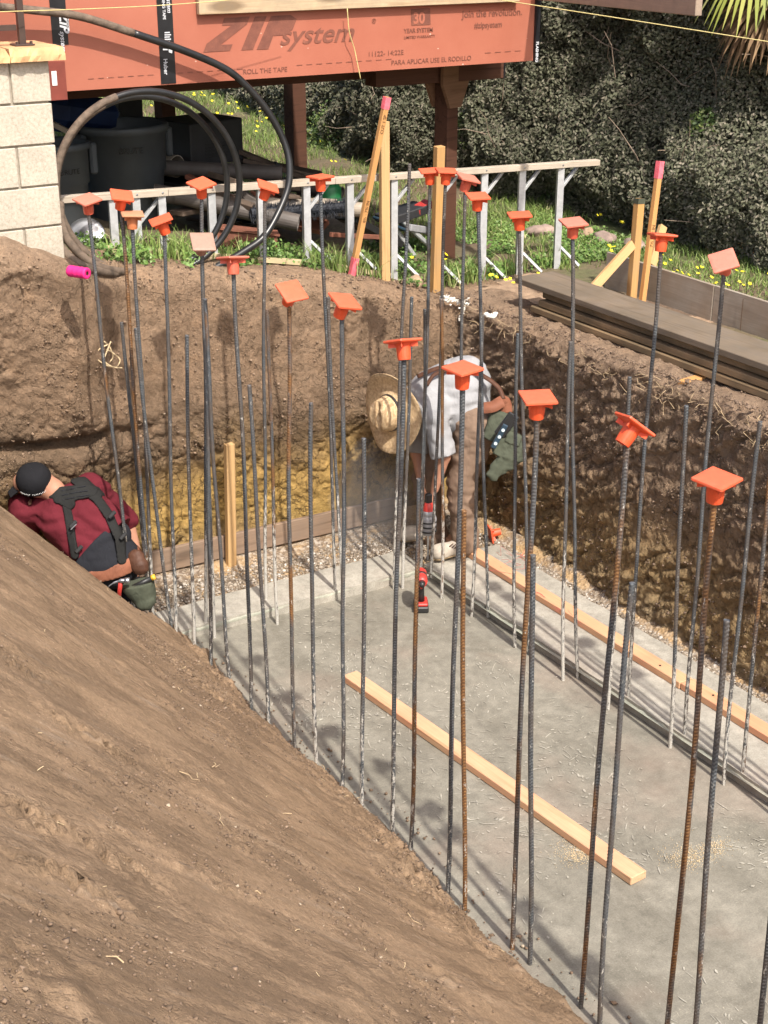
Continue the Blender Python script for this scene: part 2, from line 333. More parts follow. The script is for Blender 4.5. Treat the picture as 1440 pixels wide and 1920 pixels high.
MT['rust_red']=m_plain('rusty_red_steel',(.20,.075,.045),.8,.3,12,.3)
MT['scrap']=m_plain('dark_scrap_wood',(.10,.07,.05),.85,.4,9,.3)
MT['bristle']=m_plain('black_bristle',(.015,.018,.026),.6,.3,60)
MT['green']=m_plain('green_plastic',(.01,.13,.04),.5,.2,10)
MT['blue_tarp']=m_plain('blue_tarp',(.012,.03,.10),.6,.3,6,.3)
MT['rail_metal']=m_plain('dark_rail',(.055,.035,.028),.4,.2,10)
MT['pink']=m_plain('neon_pink',(.80,.02,.20),.6,.15,80,.8,bd=.003)
MT['pink_paint']=m_plain('pink_paint',(.88,.16,.20),.6,.25,40)
MT['pencil']=m_plain('pencil_mark',(.10,.05,.02),.8,.2)
MT['string']=m_plain('yellow_string',(.62,.52,.22),.7,.15,50)
MT['white_plaster']=m_plain('white_plaster',(.72,.69,.62),.9,.15,30,.6)
MT['rock']=m_plain('brown_rock',(.36,.25,.16),.85,.35,14,.6)
MT['log']=m_plain('grey_log',(.30,.22,.18),.9,.35,12,.6)
MT['root']=m_plain('dry_root',(.46,.34,.20),.9,.3,30)
MT['straw']=m_plain('straw',(.62,.48,.28),.8,.25,30)
MT['sawdust']=mk_stone('sawdust_grain',[(0,(.60,.42,.22)),(1,(.80,.66,.42))])
MT['pink_string_stuff']=m_plain('chalk_pink',(.45,.11,.09),.8,.2,20)
# people
def mk_skin(name,c):
    m,nt,b=M_new(name,.5); q=N(nt); n=q.noise(q.pos(),25,4,.6)
    link(nt,b,q.ramp(n,[(.3,tuple(x*.82 for x in c)),(.7,c)])); b.inputs['Subsurface Weight'].default_value=.08; b.inputs['Subsurface Radius'].default_value=(.02,.008,.004); return m
def mk_cloth(name,c,var=.15,rough=.9,weave=700):
    m,nt,b=M_new(name,rough); q=N(nt); p=q.pos(); n=q.noise(p,9,5,.6,.6)
    link(nt,b,q.ramp(n,[(.3,tuple(x*(1-var) for x in c)),(.7,tuple(x*(1+var*.5) for x in c))]),q.bump(q.noise(q.scl(p,(1,1,.5)),22,4,.6,.8),.5,.012))
    b.inputs['Specular IOR Level'].default_value=.15; return m
MT['skin']=mk_skin('skin_tan',(.50,.25,.16)); 
MT['shirt_grey']=mk_cloth('grey_cotton',(.32,.32,.325)); MT['trouser_brown']=mk_cloth('brown_canvas',(.225,.155,.11))
MT['shirt_red']=mk_cloth('maroon_cotton',(.125,.017,.025)); MT['trouser_black']=mk_cloth('black_cloth',(.022,.023,.028))
MT['strap']=mk_cloth('black_webbing',(.022,.022,.021)); MT['leather']=mk_cloth('brown_leather',(.24,.095,.055),.3,.6)
MT['leather_dark']=mk_cloth('dark_leather',(.085,.04,.025),.3,.5)
MT['canvas_green']=mk_cloth('olive_canvas',(.072,.080,.056),.25); MT['boot_white']=mk_cloth('worn_white_leather',(.50,.44,.36),.35,.7)
MT['boot_sole']=mk_cloth('boot_sole',(.42,.32,.20),.2); MT['hair']=mk_cloth('dark_hair',(.02,.014,.01)); MT['cap_black']=mk_cloth('black_cap_cloth',(.014,.014,.016))
def mk_strawhat():
    m,nt,b=M_new('straw_hat',.85); q=N(nt); o=q.obj(); 
    n=q.noise(q.scl(o,(55,55,120)),1,3,.6); s=q.z(o)
    wv=q.n('ShaderNodeTexWave'); nt.links.new(o,wv.inputs[0]); wv.inputs['Scale'].default_value=7; wv.inputs['Distortion'].default_value=.3; wv.wave_type='BANDS'; wv.bands_direction='Y'
    c=q.ramp(n,[(.3,(.36,.235,.12)),(.6,(.58,.42,.24)),(.8,(.70,.54,.34))])
    top=q.math('GREATER_THAN',s[2],.035); c=q.mix(q.math('MULTIPLY',top,q.ramp(wv.outputs['Fac'],[(.82,0),(.9,.5)])),c,(.22,.13,.06))
    link(nt,b,c,q.bump(n,.6,.004)); return m
MT['hat']=mk_strawhat()
MT['tool_red']=m_plain('red_tool_plastic',(.50,.045,.035),.45,.2,20); MT['tool_black']=m_plain('black_tool_plastic',(.02,.02,.02),.45,.2,20)
MT['tool_grey']=m_plain('grey_tool_body',(.30,.30,.31),.45,.2,20); MT['steel']=m_plain('polished_steel',(.55,.56,.58),.38,.1,20,metal=.9)
MT['blue_level']=m_plain('blue_level',(.025,.05,.075),.35,.2,20); MT['vial']=m_plain('pale_vial',(.6,.7,.72),.3,.1)
MT['handle_yel']=m_plain('yellow_grip',(.75,.42,.04),.5,.1)
# ------------------------------------------------------------------ object helpers
def tag(o,label=None,cat=None,group=None,kind=None):
    if label:o['label']=label
    if cat:o['category']=cat
    if group:o['group']=group
    if kind:o['kind']=kind
    return o
def raw(name,verts,faces,mat=None,parent=None,smooth=False,loc=None):
    me=bpy.data.meshes.new(name)
    verts=np.asarray(verts,float)
    if isinstance(faces,np.ndarray):
        k=faces.shape[1]; nf=len(faces)
        me.vertices.add(len(verts)); me.vertices.foreach_set('co',verts.ravel())
        me.loops.add(nf*k); me.loops.foreach_set('vertex_index',faces.ravel().astype(np.int32))
        me.polygons.add(nf); me.polygons.foreach_set('loop_start',np.arange(0,nf*k,k,dtype=np.int32))
        me.update(calc_edges=True)
    else:
        me.from_pydata([tuple(v) for v in verts],[],faces); me.update()
    if smooth: me.polygons.foreach_set('use_smooth',[True]*len(me.polygons))
    me.validate()
    o=bpy.data.objects.new(name,me); COL.objects.link(o)
    if mat:
        me.materials.append(MT[mat] if isinstance(mat,str) else mat)
    if parent: o.parent=parent
    if loc is not None: o.location=loc
    return o
def grid_faces(nu,nv,keep=None):
    i=np.arange(nu-1)[:,None]*nv+np.arange(nv-1)[None]; f=np.stack([i,i+nv,i+nv+1,i+1],-1)
    f=f[keep] if keep is not None else f.reshape(-1,4)
    return f
def empty(name,loc=(0,0,0)):
    o=bpy.data.objects.new(name,None); COL.objects.link(o); o.location=loc; o.empty_display_size=.1; return o
class MB:
    "collects shapes; build() links them as one mesh"
    def __init__(s): s.v=[]; s.f=[]
    def add(s,v,f,M=None):
        b=len(s.v)
        for p in v:
            p=Vector(p); s.v.append(tuple(M@p) if M is not None else tuple(p))
        s.f+= [tuple(i+b for i in q) for q in f]; return s
    def box(s,c,d,M=None,ch=0):
        x,y,z=[k/2 for k in d]; c=Vector(c)
        if ch<=0:
            v=[c+Vector((a*x,b*y,e*z)) for a in(-1,1) for b in(-1,1) for e in(-1,1)]
            return s.add(v,[(0,1,3,2),(4,6,7,5),(0,4,5,1),(2,3,7,6),(0,2,6,4),(1,5,7,3)],M)
        bm=bmesh.new(); bmesh.ops.create_cube(bm,size=1)
        for q in bm.verts: q.co=Vector((q.co.x*d[0],q.co.y*d[1],q.co.z*d[2]))
        bmesh.ops.bevel(bm,geom=list(bm.edges),offset=ch,segments=1,affect='EDGES')
        bm.verts.index_update(); v=[c+q.co for q in bm.verts]; f=[[q.index for q in p.verts] for p in bm.faces]; bm.free()
        return s.add(v,f,M)
    def tube(s,pts,r,n=8,cap=True,M=None):
        pts=[Vector(p) for p in pts]; rs=r if isinstance(r,(list,tuple)) else [r]*len(pts); v=[];f=[]
        t0=(pts[1]-pts[0]).normalized(); up=Vector((0,0,1)) if abs(t0.z)<.9 else Vector((1,0,0)); nx=t0.cross(up).normalized()
        for k,p in enumerate(pts):
            t=(pts[min(k+1,len(pts)-1)]-pts[max(k-1,0)]).normalized(); nx=(nx-t*nx.dot(t)).normalized(); ny=t.cross(nx)
            for j in range(n):
                a=2*math.pi*j/n; v.append(p+(nx*math.cos(a)+ny*math.sin(a))*rs[k])
        for k in range(len(pts)-1):
            for j in range(n): f.append((k*n+j,k*n+(j+1)%n,(k+1)*n+(j+1)%n,(k+1)*n+j))
        if cap: f.append(tuple(range(n))[::-1]); f.append(tuple((len(pts)-1)*n+j for j in range(n)))
        return s.add(v,f,M)
    def lathe(s,prof,n=24,M=None,close=False):
        v=[];f=[]
        for r,z in prof:
            for j in range(n): a=2*math.pi*j/n; v.append((r*math.cos(a),r*math.sin(a),z))
        for k in range(len(prof)-1):
            for j in range(n): f.append((k*n+j,k*n+(j+1)%n,(k+1)*n+(j+1)%n,(k+1)*n+j))
        if close: f.append(tuple(range(n))[::-1]); f.append(tuple((len(prof)-1)*n+j for j in range(n)))
        return s.add(v,f,M)
    def build(s,name,mat,parent=None,smooth=False,loc=None):
        return raw(name,s.v,s.f,mat,parent,smooth,loc)
def frame_m(p,x,z):
    "matrix with local X along x and local Z near z"
    x=Vector(x).normalized(); z=Vector(z); y=z.cross(x).normalized(); z=x.cross(y)
    m=Matrix((x,y,z)).transposed().to_4x4(); m.translation=Vector(p); return m
def beam(name,p0,p1,wd,th,mat,parent=None,up=(0,0,1),ch=.002):
    "board from p0 to p1, local X along it, wd across, th along up"
    p0=Vector(p0);p1=Vector(p1); L=(p1-p0).length; b=MB().box((L/2,0,0),(L,wd,th),ch=ch)
    o=b.build(name,mat,parent); m=frame_m(p0,p1-p0,up)
    o.matrix_world=m if parent is None else m
    if parent: o.matrix_parent_inverse=Matrix.Translation(parent.location).inverted() if parent.type=='EMPTY' else Matrix(); o.matrix_basis=m
    return o
def child(o,root):
    "parent o (placed in world space) to root without moving it"
    mw=o.matrix_basis.copy(); o.parent=root; o.matrix_parent_inverse=root.matrix_basis.inverted(); return o
def copyof(o,parent=None):
    c=o.copy(); COL.objects.link(c); c.parent=parent; return c
def curve_pts(pts,n=8):
    pts=[Vector(p) for p in pts]; out=[]
    P=[pts[0]*2-pts[1]]+pts+[pts[-1]*2-pts[-2]]
    for i in range(1,len(P)-2):
        a,b,c,d=P[i-1:i+3]
        for k in range(n):
            t=k/n; out.append(.5*((2*b)+(c-a)*t+(2*a-5*b+4*c-d)*t*t+(3*b-a-3*c+d)*t**3))
    out.append(pts[-1]); return out
def text(s,size,mat,parent,loc,rot,shear=0,bold=0,name='lettering',sx=1,align='LEFT'):
    cu=bpy.data.curves.new(name,'FONT'); cu.body=s; cu.size=size; cu.shear=shear; cu.offset=bold; cu.align_x=align; cu.extrude=0.0004
    t=bpy.data.objects.new(name,cu); COL.objects.link(t)
    bpy.context.view_layer.update()
    me=bpy.data.meshes.new_from_object(t.evaluated_get(bpy.context.evaluated_depsgraph_get()))
    bpy.data.objects.remove(t); me.materials.clear(); me.materials.append(MT[mat])
    o=bpy.data.objects.new(name,me); COL.objects.link(o); o.matrix_basis=Matrix.Translation(loc)@rot.to_4x4()@Matrix.Diagonal((sx,1,1,1))
    if parent: child(o,parent)
    return o
ROT_FRONT=Matrix(((1,0,0),(0,0,-1),(0,1,0)))        # text standing in the XZ plane, facing -Y
# ================================================================== TERRAIN
def G(x,y):
    "height of the ground around the pit"
    x=np.asarray(x,float);y=np.asarray(y,float)
    f=np.interp(x,[-50,.2,2.2,2.48,2.66,3.45,4.35,5.25,5.6,8,60],[2.15,2.15,2.17,2.06,1.95,1.81,1.64,1.40,1.40,1.42,1.6])
    r=np.interp(y,[-50,3,5,7.2],[1,1,1,0])                # towards the camera the right side stays level
    f=np.where((x>5.0),f,f)
    return f+.012*np.clip(y-8,0,60)
def fine(a,b,st,lo,hi,g=1.35):
    c=list(np.arange(a,b+1e-6,st)); s=st; v=a; L=[]
    while v>lo: s*=g; v-=s; L.append(v)
    s=st; v=c[-1]; H=[]
    while v<hi: s*=g; v+=s; H.append(v)
    return np.array(L[::-1]+c+H)
xs=fine(2.0,8.6,.06,-400,400); ys=fine(5.0,16,.06,-400,400)
X,Yg=np.meshgrid(xs,ys,indexing='ij'); P=np.stack([X.ravel(),Yg.ravel(),np.zeros(X.size)],1)
Z=G(P[:,0],P[:,1])+fbm(P,1.2,4)*.05*sstep(7.7,8.6,np.maximum(P[:,1],P[:,0]+1.9))+fbm(P,9,3)*.012
Z-=.03*(1-sstep(7.6,8.0,P[:,1]))*(1-sstep(5.2,5.6,P[:,0]))
P[:,2]=Z
cx=(xs[:-1]+xs[1:])/2; cy=(ys[:-1]+ys[1:])/2
inpit=(cx[:,None]>-4)&(cx[:,None]<5.30)&(cy[None]>-4)&(cy[None]<7.80)
tag(raw('ground',P,grid_faces(len(xs),len(ys),~inpit),'turf',smooth=True),kind='structure')
# ---- back wall of the pit (x along, s down the face)
def back_wall():
    xs=np.arange(.9,5.62,.0125); 
    tt=np.concatenate([np.linspace(-.42,0,24)[:-1],np.linspace(0,1,150)])
    X,T=np.meshgrid(xs,tt,indexing='ij'); x=X.ravel(); t=T.ravel()
    top=G(x,7.5); face=7.50+.0*x
    fwd=sstep(2.95,2.45,x)*.31                      # ground comes forward below the block pillar
    z=np.where(t<0,top,top*(1-t)-.06*t); 
    lean=.10*(1-np.clip(t,0,1))**1.4
    y=np.where(t<0,face-fwd-lean*.0-t, face-fwd*(1-np.clip(t,0,1))+.0)
    y=y+np.where(t<0,.0,0)
    # rounded lip
    lip=np.exp(-(t/.035)**2)*.035; z=z-lip*(t>=0)-lip*(t<0)*1.0
    P=np.stack([x,y,z],1)
    d=fbm(P,1.1,3)*.09+fbm(P,4.2,4)*.022+np.abs(fbm(P*np.array([1,1,1.8]),13,3))*.014*sstep(-.2,.3,fbm(P+70,1.7,2))
    # horizontal overhang/step of the harder layer
    st=.05*sstep(.62,.82,z+.12*fbm(P*np.array([1,1,0]),1.6,3)); d=d-st*0+st*.9
    cl=np.clip(fbm(P+5,3.1,4)-.18,0,1)*.16*sstep(3.6,1.8,x)          # rough lumps to the left
    d=d+cl
    W=P+np.stack([fbm(P,3,3),fbm(P+9,3,3),fbm(P+21,3,3)],1)*.10; f1,f2=worley(W,8); g1,g2=worley(W+3,19)
    rough=sstep(-.05,.35,fbm(P+40,1.4,3)+.40*sstep(1.25,.9,z)+.3*sstep(2.9,2.2,x)-.15)
    d=d-.13*np.exp(-((z-.98-.10*fbm(P,1.7,3))/.045)**2)*sstep(3.2,2.5,x)*sstep(-.3,.1,fbm(P+17,2,2))+(np.minimum(f2-f1,.25)-.15)*(.045+.05*sstep(1.1,.7,z))*rough+(np.minimum(g2-g1,.25)-.15)*.022*(.15+.85*rough)-np.clip(.3-f1,0,1)*.0
    d=d+np.abs(fbm(P,26,3))*.016*(.5+rough)-.01*np.clip(perlin(P*31)-.25,0,1)
    vert=sstep(-.02,.06,t); y=y-d*vert*sstep(1.0,.9,t)**.5; z=z+(1-vert)*(fbm(P,8,4)*.018+fbm(P,1.5,3)*.03)+.0*t
    # spill at the toe
    toe=sstep(.93,1,t); y=y-toe*.05*(1+fbm(P,5,3))
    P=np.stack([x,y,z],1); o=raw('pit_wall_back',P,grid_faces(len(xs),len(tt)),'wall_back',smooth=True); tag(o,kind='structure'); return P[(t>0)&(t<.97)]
WB=back_wall()
def right_wall():
    ys=np.concatenate([np.arange(-4,3.2,.1),np.arange(3.2,7.62,.0125)]); tt=np.concatenate([np.linspace(-.34,0,20)[:-1],np.linspace(0,1,118)])
    Yv,T=np.meshgrid(ys,tt,indexing='ij'); y=Yv.ravel(); t=T.ravel(); top=G(5.28,y)+.02
    z=np.where(t<0,top,top*(1-t)-.05*t); x=np.where(t<0,5.14-t,5.14-.09*np.clip(t,0,1))
    lip=np.exp(-(t/.05)**2)*.05; z=z-lip
    P=np.stack([x,y,z],1)
    q=P*np.array([1,1,1])+np.array([0,0,0]); sh=q.copy(); sh[:,2]=q[:,2]+.5*q[:,1]                   # slanting bucket-tooth texture
    d=fbm(P,1.3,3)*.07+fbm(sh*np.array([1,.5,1.6]),5,4)*.038+ridge(sh*np.array([1,.4,1.3]),9,3)*.016+np.abs(fbm(P,19,3))*.022
    W=sh*np.array([1,.8,1.3])+np.stack([fbm(P,3,3),fbm(P+9,3,3),fbm(P+21,3,3)],1)*.12; f1,f2=worley(W,7); g1,g2=worley(W+3,17); k1,k2=worley(W+7,36)
    smo=sstep(.15,.45,fbm(P+60,1.0,3)); d=d+((np.minimum(f2-f1,.3)-.15)*.085+(np.minimum(g2-g1,.3)-.15)*.045)*(1-smo*.8)+(np.minimum(k2-k1,.3)-.15)*.022
    vert=sstep(-.03,.08,t); x=x-d*vert*sstep(1,.9,t)**.5; z=z+(1-vert)*(fbm(P,9,4)*.03+fbm(P,2.2,3)*.03)
    toe=sstep(.92,1,t); x=x-toe*.04*(1+fbm(P,5,3))
    P=np.stack([x,y,z],1); o=raw('pit_wall_right',P,grid_faces(len(ys),len(tt))[:,::-1].copy(),'wall_right',smooth=True); tag(o,kind='structure'); return P[(t>-.2)&(t<.97)&(y>3.3)]
WR=right_wall()
# ---- soil bank the camera looks over
def bank():
    xs=np.concatenate([np.arange(-4,-.1,.15),np.arange(-.1,2.93,.0125)])
    ys=np.concatenate([np.arange(-4,1.4,.12),np.arange(1.4,6.30,.0125)]); tail=np.linspace(0,1,46)[1:]
    ny=len(ys)+len(tail)
    Xv=np.repeat(xs[:,None],ny,1); Yv=np.zeros_like(Xv); D=np.zeros_like(Xv)
    for k in range(len(ys)): Yv[:,k]=ys[k]
    yend=6.30+.0*xs+.45*sstep(2.3,2.8,xs)
    Yv[:,:len(ys)]=ys[None]+ (yend-6.30)[:,None]*sstep(4.5,6.3,ys)[None]
    for j,t in enumerate(tail): Yv[:,len(ys)+j]=yend+.13*t+.0; D[:,len(ys)+j]=t
    x=Xv.ravel();y=Yv.ravel();dd=D.ravel()
    s=np.interp(y,[3,6.3],[.87,1.10]); toe=2.80+.02*np.sin(y*3)
    h=s*(toe-x); top=2.15; h=np.where(h>top-.15,top-.15+.15*np.tanh((h-top+.15)/.15),h)
    P=np.stack([x,y,h],1)
    sp=P*np.array([.55,3.0,.55])
    d=fbm(sp,1.3,4)*.013+fbm(P,.8,3)*.028+np.clip(fbm(P,5,4)-.12,0,1)*.05*sstep(0,.3,fbm(P+50,1.2,2))+fbm(P*np.array([.45,6,.45]),2.4,4)*.006+fbm(P*np.array([.6,9,.6]),4,3)*.004*sstep(-.2,.2,fbm(P+90,1.5,2))
    clump=sstep(.12,.4,fbm(P+30,1.1,3))
    for (px,py,rr) in ((150,1560,.20),(60,1500,.16),(110,1620,.16),(160,1385,.14),(250,1560,.13),(420,1640,.10),(60,1290,.12),(330,1450,.09),(1000,1740,.10),(690,1480,.10),(620,1560,.08)):
        dr=ray(px,py); tk=(.9*2.8-CH)/(dr[2]+.9*dr[0]); cc_=CAM+dr*tk; clump=np.maximum(clump,np.exp(-(((P[:,0]-cc_[0])/rr)**2+((P[:,1]-cc_[1])/(rr*.45))**2))*1.15*sstep(-.35,.15,fbm(P+8,5,3)))
    clump=np.clip(clump,0,1.1); f1,f2=worley(P*np.array([1,1.6,1])+fbm(P,6,3)[:,None]*.06,15); g1,g2=worley(P+4,30); d=d+clump*((np.minimum(f2-f1,.3)-.15)*.13+np.abs(fbm(P,16,3))*.025)+(np.minimum(g2-g1,.3)-.15)*.014*sstep(-.1,.3,fbm(P+11,2.2,3))+fbm(P,30,2)*.004
    edge=sstep(2.2,2.75,x); d=d+edge*(fbm(P,5,4)*.045+(np.minimum(g2-g1,.3)-.15)*.03)
    h=h+d*1.05
    h=np.where(dd>0,h*(1-dd**1.2)-.12*dd+fbm(P+dd[:,None]*2,6,3)*.03,h)
    h=np.where((dd==0)&(x>toe),-.15*sstep(toe,toe+.1,x)-.02,h)
    P=np.stack([x,y,h],1)
    o=raw('soil_bank',P,grid_faces(len(xs),ny),'bank',smooth=True); tag(o,kind='structure'); return o,P
bank_o,bankP=bank()
# ---- pit floor, footing
xs=np.arange(.8,5.3,.03); ys=np.concatenate([np.arange(-4,3,.15),np.arange(3,7.62,.03)])
X,Yg=np.meshgrid(xs,ys,indexing='ij'); P=np.stack([X.ravel(),Yg.ravel(),0*X.ravel()],1)
right=sstep(4.80,4.97,P[:,0]); back=sstep(6.85,7.02,P[:,1])
P[:,2]=-.06+np.maximum(right,back)*(.10+fbm(P,3,4)*.03)+fbm(P,20,3)*.006+ .05*sstep(7.2,7.5,P[:,1])+.05*sstep(4.95,5.1,P[:,0])
P[:,2]=np.where((P[:,0]<2.72),P[:,2]-.0,P[:,2])
tag(raw('pit_floor',P,grid_faces(len(xs),len(ys)),'gravel',smooth=True),kind='structure')
def wavy_slab(name,x0,x1,y0,y1,z,mat,edge,drop=.12,amp=.006):
    xs=np.linspace(x0,x1,max(2,int((x1-x0)/.03))); ys=np.linspace(y0,y1,max(2,int((y1-y0)/.03))); nx,ny=len(xs),len(ys)
    X,Yv=np.meshgrid(xs,ys,indexing='ij'); P=np.stack([X.ravel(),Yv.ravel(),np.full(X.size,z)],1)
    w=fbm(P,2.5,4)*edge; on=np.zeros((nx,ny),bool); on[0]=on[-1]=True; on[:,0]=on[:,-1]=True
    fx=np.zeros((nx,ny));fx[0]=-1;fx[-1]=1; fy=np.zeros((nx,ny)); fy[:,0]=-1; fy[:,-1]=1
    P[:,2]+=fbm(P,3,3)*amp+fbm(P,11,3)*amp*.35; P[:,0]+=fx.ravel()*w; P[:,1]+=fy.ravel()*w
    F=grid_faces(nx,ny).tolist(); ring=[i*ny for i in range(nx)]+[(nx-1)*ny+j for j in range(1,ny)]+[i*ny+ny-1 for i in range(nx-2,-1,-1)]+[j for j in range(ny-2,0,-1)]
    b=len(P); low=P[ring].copy(); low[:,2]=z-drop; P=np.vstack([P,low]); n=len(ring)
    F+= [[ring[k],ring[(k+1)%n],b+(k+1)%n,b+k][::-1] for k in range(n)]
    return tag(raw(name,P,F,mat,smooth=False),kind='structure')
wavy_slab('footing_slab',2.55,4.43,-4,6.74,0.0,'slab',.004,amp=.0015)
m=MB() if False else None
def scrapes():
    v=[];f=[]; cen=[(rng.uniform(2.9,4.3),rng.uniform(2.6,6.6)) for _ in range(34)]
    for k in range(1500):
        c=cen[k%34]; x=c[0]+random.gauss(0,.12); y=c[1]+random.gauss(0,.14)
        if not(2.84<x<4.31 and y<6.6): continue
        a=random.gauss(1.1 if k%34<20 else 2.6,.5); L=abs(random.gauss(0,.028))+.006; cu=random.gauss(0,5); w0=random.uniform(.0010,.0034)*(1.8 if L<.03 else 1); n=5; b=len(v)
        for j in range(n+1):
            wd=w0*math.sin(math.pi*(j+.4)/(n+.8))*random.uniform(.6,1.2); v+=[(x-math.sin(a)*wd,y+math.cos(a)*wd,.0042),(x+math.sin(a)*wd,y-math.cos(a)*wd,.0042)]
            x+=math.cos(a)*L/n; y+=math.sin(a)*L/n; a+=cu*L/n
        f+=[(b+2*j,b+2*j+1,b+2*j+3,b+2*j+2) for j in range(n)]
    tag(raw('concrete_scrapes',v,f,'scrape'),kind='stuff')
wavy_slab('footing_ledge_back',2.45,4.36,6.67,6.96,.062,'ledge',.02,drop=.09)
wavy_slab('footing_ledge_right',4.375,4.93,-4,6.72,.062,'ledge',.020,drop=.09)
# thin mortar fillets where the pours meet
def fillet(name,pts,r,mat):
    pts=[Vector(p) for p in pts]; L=(pts[1]-pts[0]).length; n=int(L/.035); v=[];f=[]
    t=(pts[1]-pts[0]).normalized(); s=Vector((-t.y,t.x,0))
    for k in range(n+1):
        p=pts[0]+t*L*k/n; a=mnoise.noise(Vector((k*.35,r*9,1))); wd=r*(1+.5*a)
        for (u,h) in ((-wd,.002),(-wd*.45,.012+.006*a),(0,.05+.012*mnoise.noise(Vector((k*.8,3,2)))),(.02,.05)):
            v.append(p+s*u+Vector((0,0,h)))
    for k in range(n):
        for j in range(3): f.append((k*4+j,k*4+j+1,k*4+j+5,k*4+j+4))
    return tag(raw(name,v,f,mat,smooth=True),kind='structure')
scrapes()
fillet('mortar_fillet_back',[(2.6,6.665,0),(4.35,6.665,0)],-.045,'curb_green')
fillet('mortar_fillet_right',[(4.372,-4,0),(4.372,6.6,0)],.03,'curb_green')
# ---- scattered stones / crumbs
def scatter(name,pts,size,mat,kind='stuff',flat=.7):
    b=np.array([[1,0,0],[-1,0,0],[0,1,0],[0,-1,0],[0,0,1],[0,0,-1]],float)
    F=np.array([[0,2,4],[2,1,4],[1,3,4],[3,0,4],[2,0,5],[1,2,5],[3,1,5],[0,3,5]])
    n=len(pts); sz=size if hasattr(size,'__len__') else np.full(n,size)
    q=rng.normal(size=(n,3,3)); Q=np.linalg.qr(q)[0]
    V=b[None]*(1+rng.normal(size=(n,6,1))*.22); V=np.einsum('nij,nkj->nki',Q,V)*sz[:,None,None]; V[:,:,2]*=flat
    V=V+np.asarray(pts)[:,None]; Fa=(F[None]+(np.arange(n)*6)[:,None,None]).reshape(-1,3)
    return tag(raw(name,V.reshape(-1,3),Fa,mat),kind=kind)
def rnd_pts(n,x0,x1,y0,y1): return np.stack([rng.uniform(x0,x1,n),rng.uniform(y0,y1,n),np.zeros(n)],1)
p1=rnd_pts(9000,2.4,4.95,6.98,7.42); p2=rnd_pts(9000,4.93,5.06,3.4,6.9); p3=rnd_pts(2600,4.3,5.06,6.6,7.4)
pg=np.vstack([p1,p2,p3]); pg[:,2]=.045+fbm(pg,3,4)*.03; sz=np.minimum(np.abs(rng.normal(.003,.005,len(pg)))+.0025,.018)
scatter('gravel',pg,sz,'stones')
# crumbs on the bank
idx=rng.integers(0,len(bankP),120000); bp=bankP[idx]; ok=(bp[:,2]>.02)&(bp[:,0]>-.1)&(bp[:,1]<6.3)&(bp[:,1]>1.4); bp=bp[ok]
dens=fbm(bp+30,1.1,3)+.5*fbm(bp,3,3); bp=bp[dens>.12+rng.normal(size=len(bp))*.10]; bp=bp+rng.uniform(-.006,.006,bp.shape)
scatter('soil_crumbs',bp,np.minimum(np.abs(rng.normal(.0,.0030,len(bp)))+.0012,.010),'crumbs')
ce=rnd_pts(420,2.6,2.95,3,6.6); ce[:,2]=np.maximum(.004,.95*(2.8-ce[:,0]))+.004; scatter('toe_crumbs',ce,np.abs(rng.normal(0,.004,len(ce)))+.0025,'crumbs')
# clods along the lips and toe of the walls
c1=rnd_pts(1500,5.06,5.5,3.3,7.5); c1[:,2]=G(c1[:,0],c1[:,1])+.0; c2=rnd_pts(500,2.4,5.2,7.45,7.9); c2[:,2]=G(c2[:,0],c2[:,1])
cc=np.vstack([c1,c2]); scatter('lip_clods',cc,np.abs(rng.normal(0,.006,len(cc)))+.003,'clods')
for nm,W,n,off,mt in (('wall_crumbs',WB,15000,(0,-.002,0),'wall_bits'),('wall_crumbs',WR,13000,(-.002,0,0),'clods')):
    q_=W[rng.integers(0,len(W),n)]+rng.uniform(-.006,.006,(n,3)); g_=fbm(q_,2.4,4)+.6*fbm(q_+8,9,2); q_=q_[g_>.02+rng.normal(size=n)*.12]; q_=q_+np.array(off)
    if nm=='wall_crumbs' and mt=='wall_bits': q_=q_[q_[:,2]>.75]
    scatter(nm,q_,np.minimum(np.abs(rng.normal(0,.0042,len(q_)))+.0018,.015),mt)
sd=[]
for (px,py,n,r) in ((1090,1605,420,.09),(1075,1590,200,.12),(1300,1610,380,.10),(1345,1590,260,.08),(1280,1600,150,.13)):
    c=atz(px,py,0); a=rng.normal(size=(n,2))*r*.5; sd.append(np.stack([c.x+a[:,0],c.y+a[:,1]*.7,np.full(n,.003)],1))
sd=np.vstack(sd); scatter('sawdust',sd,.0022,'sawdust',flat=.5)
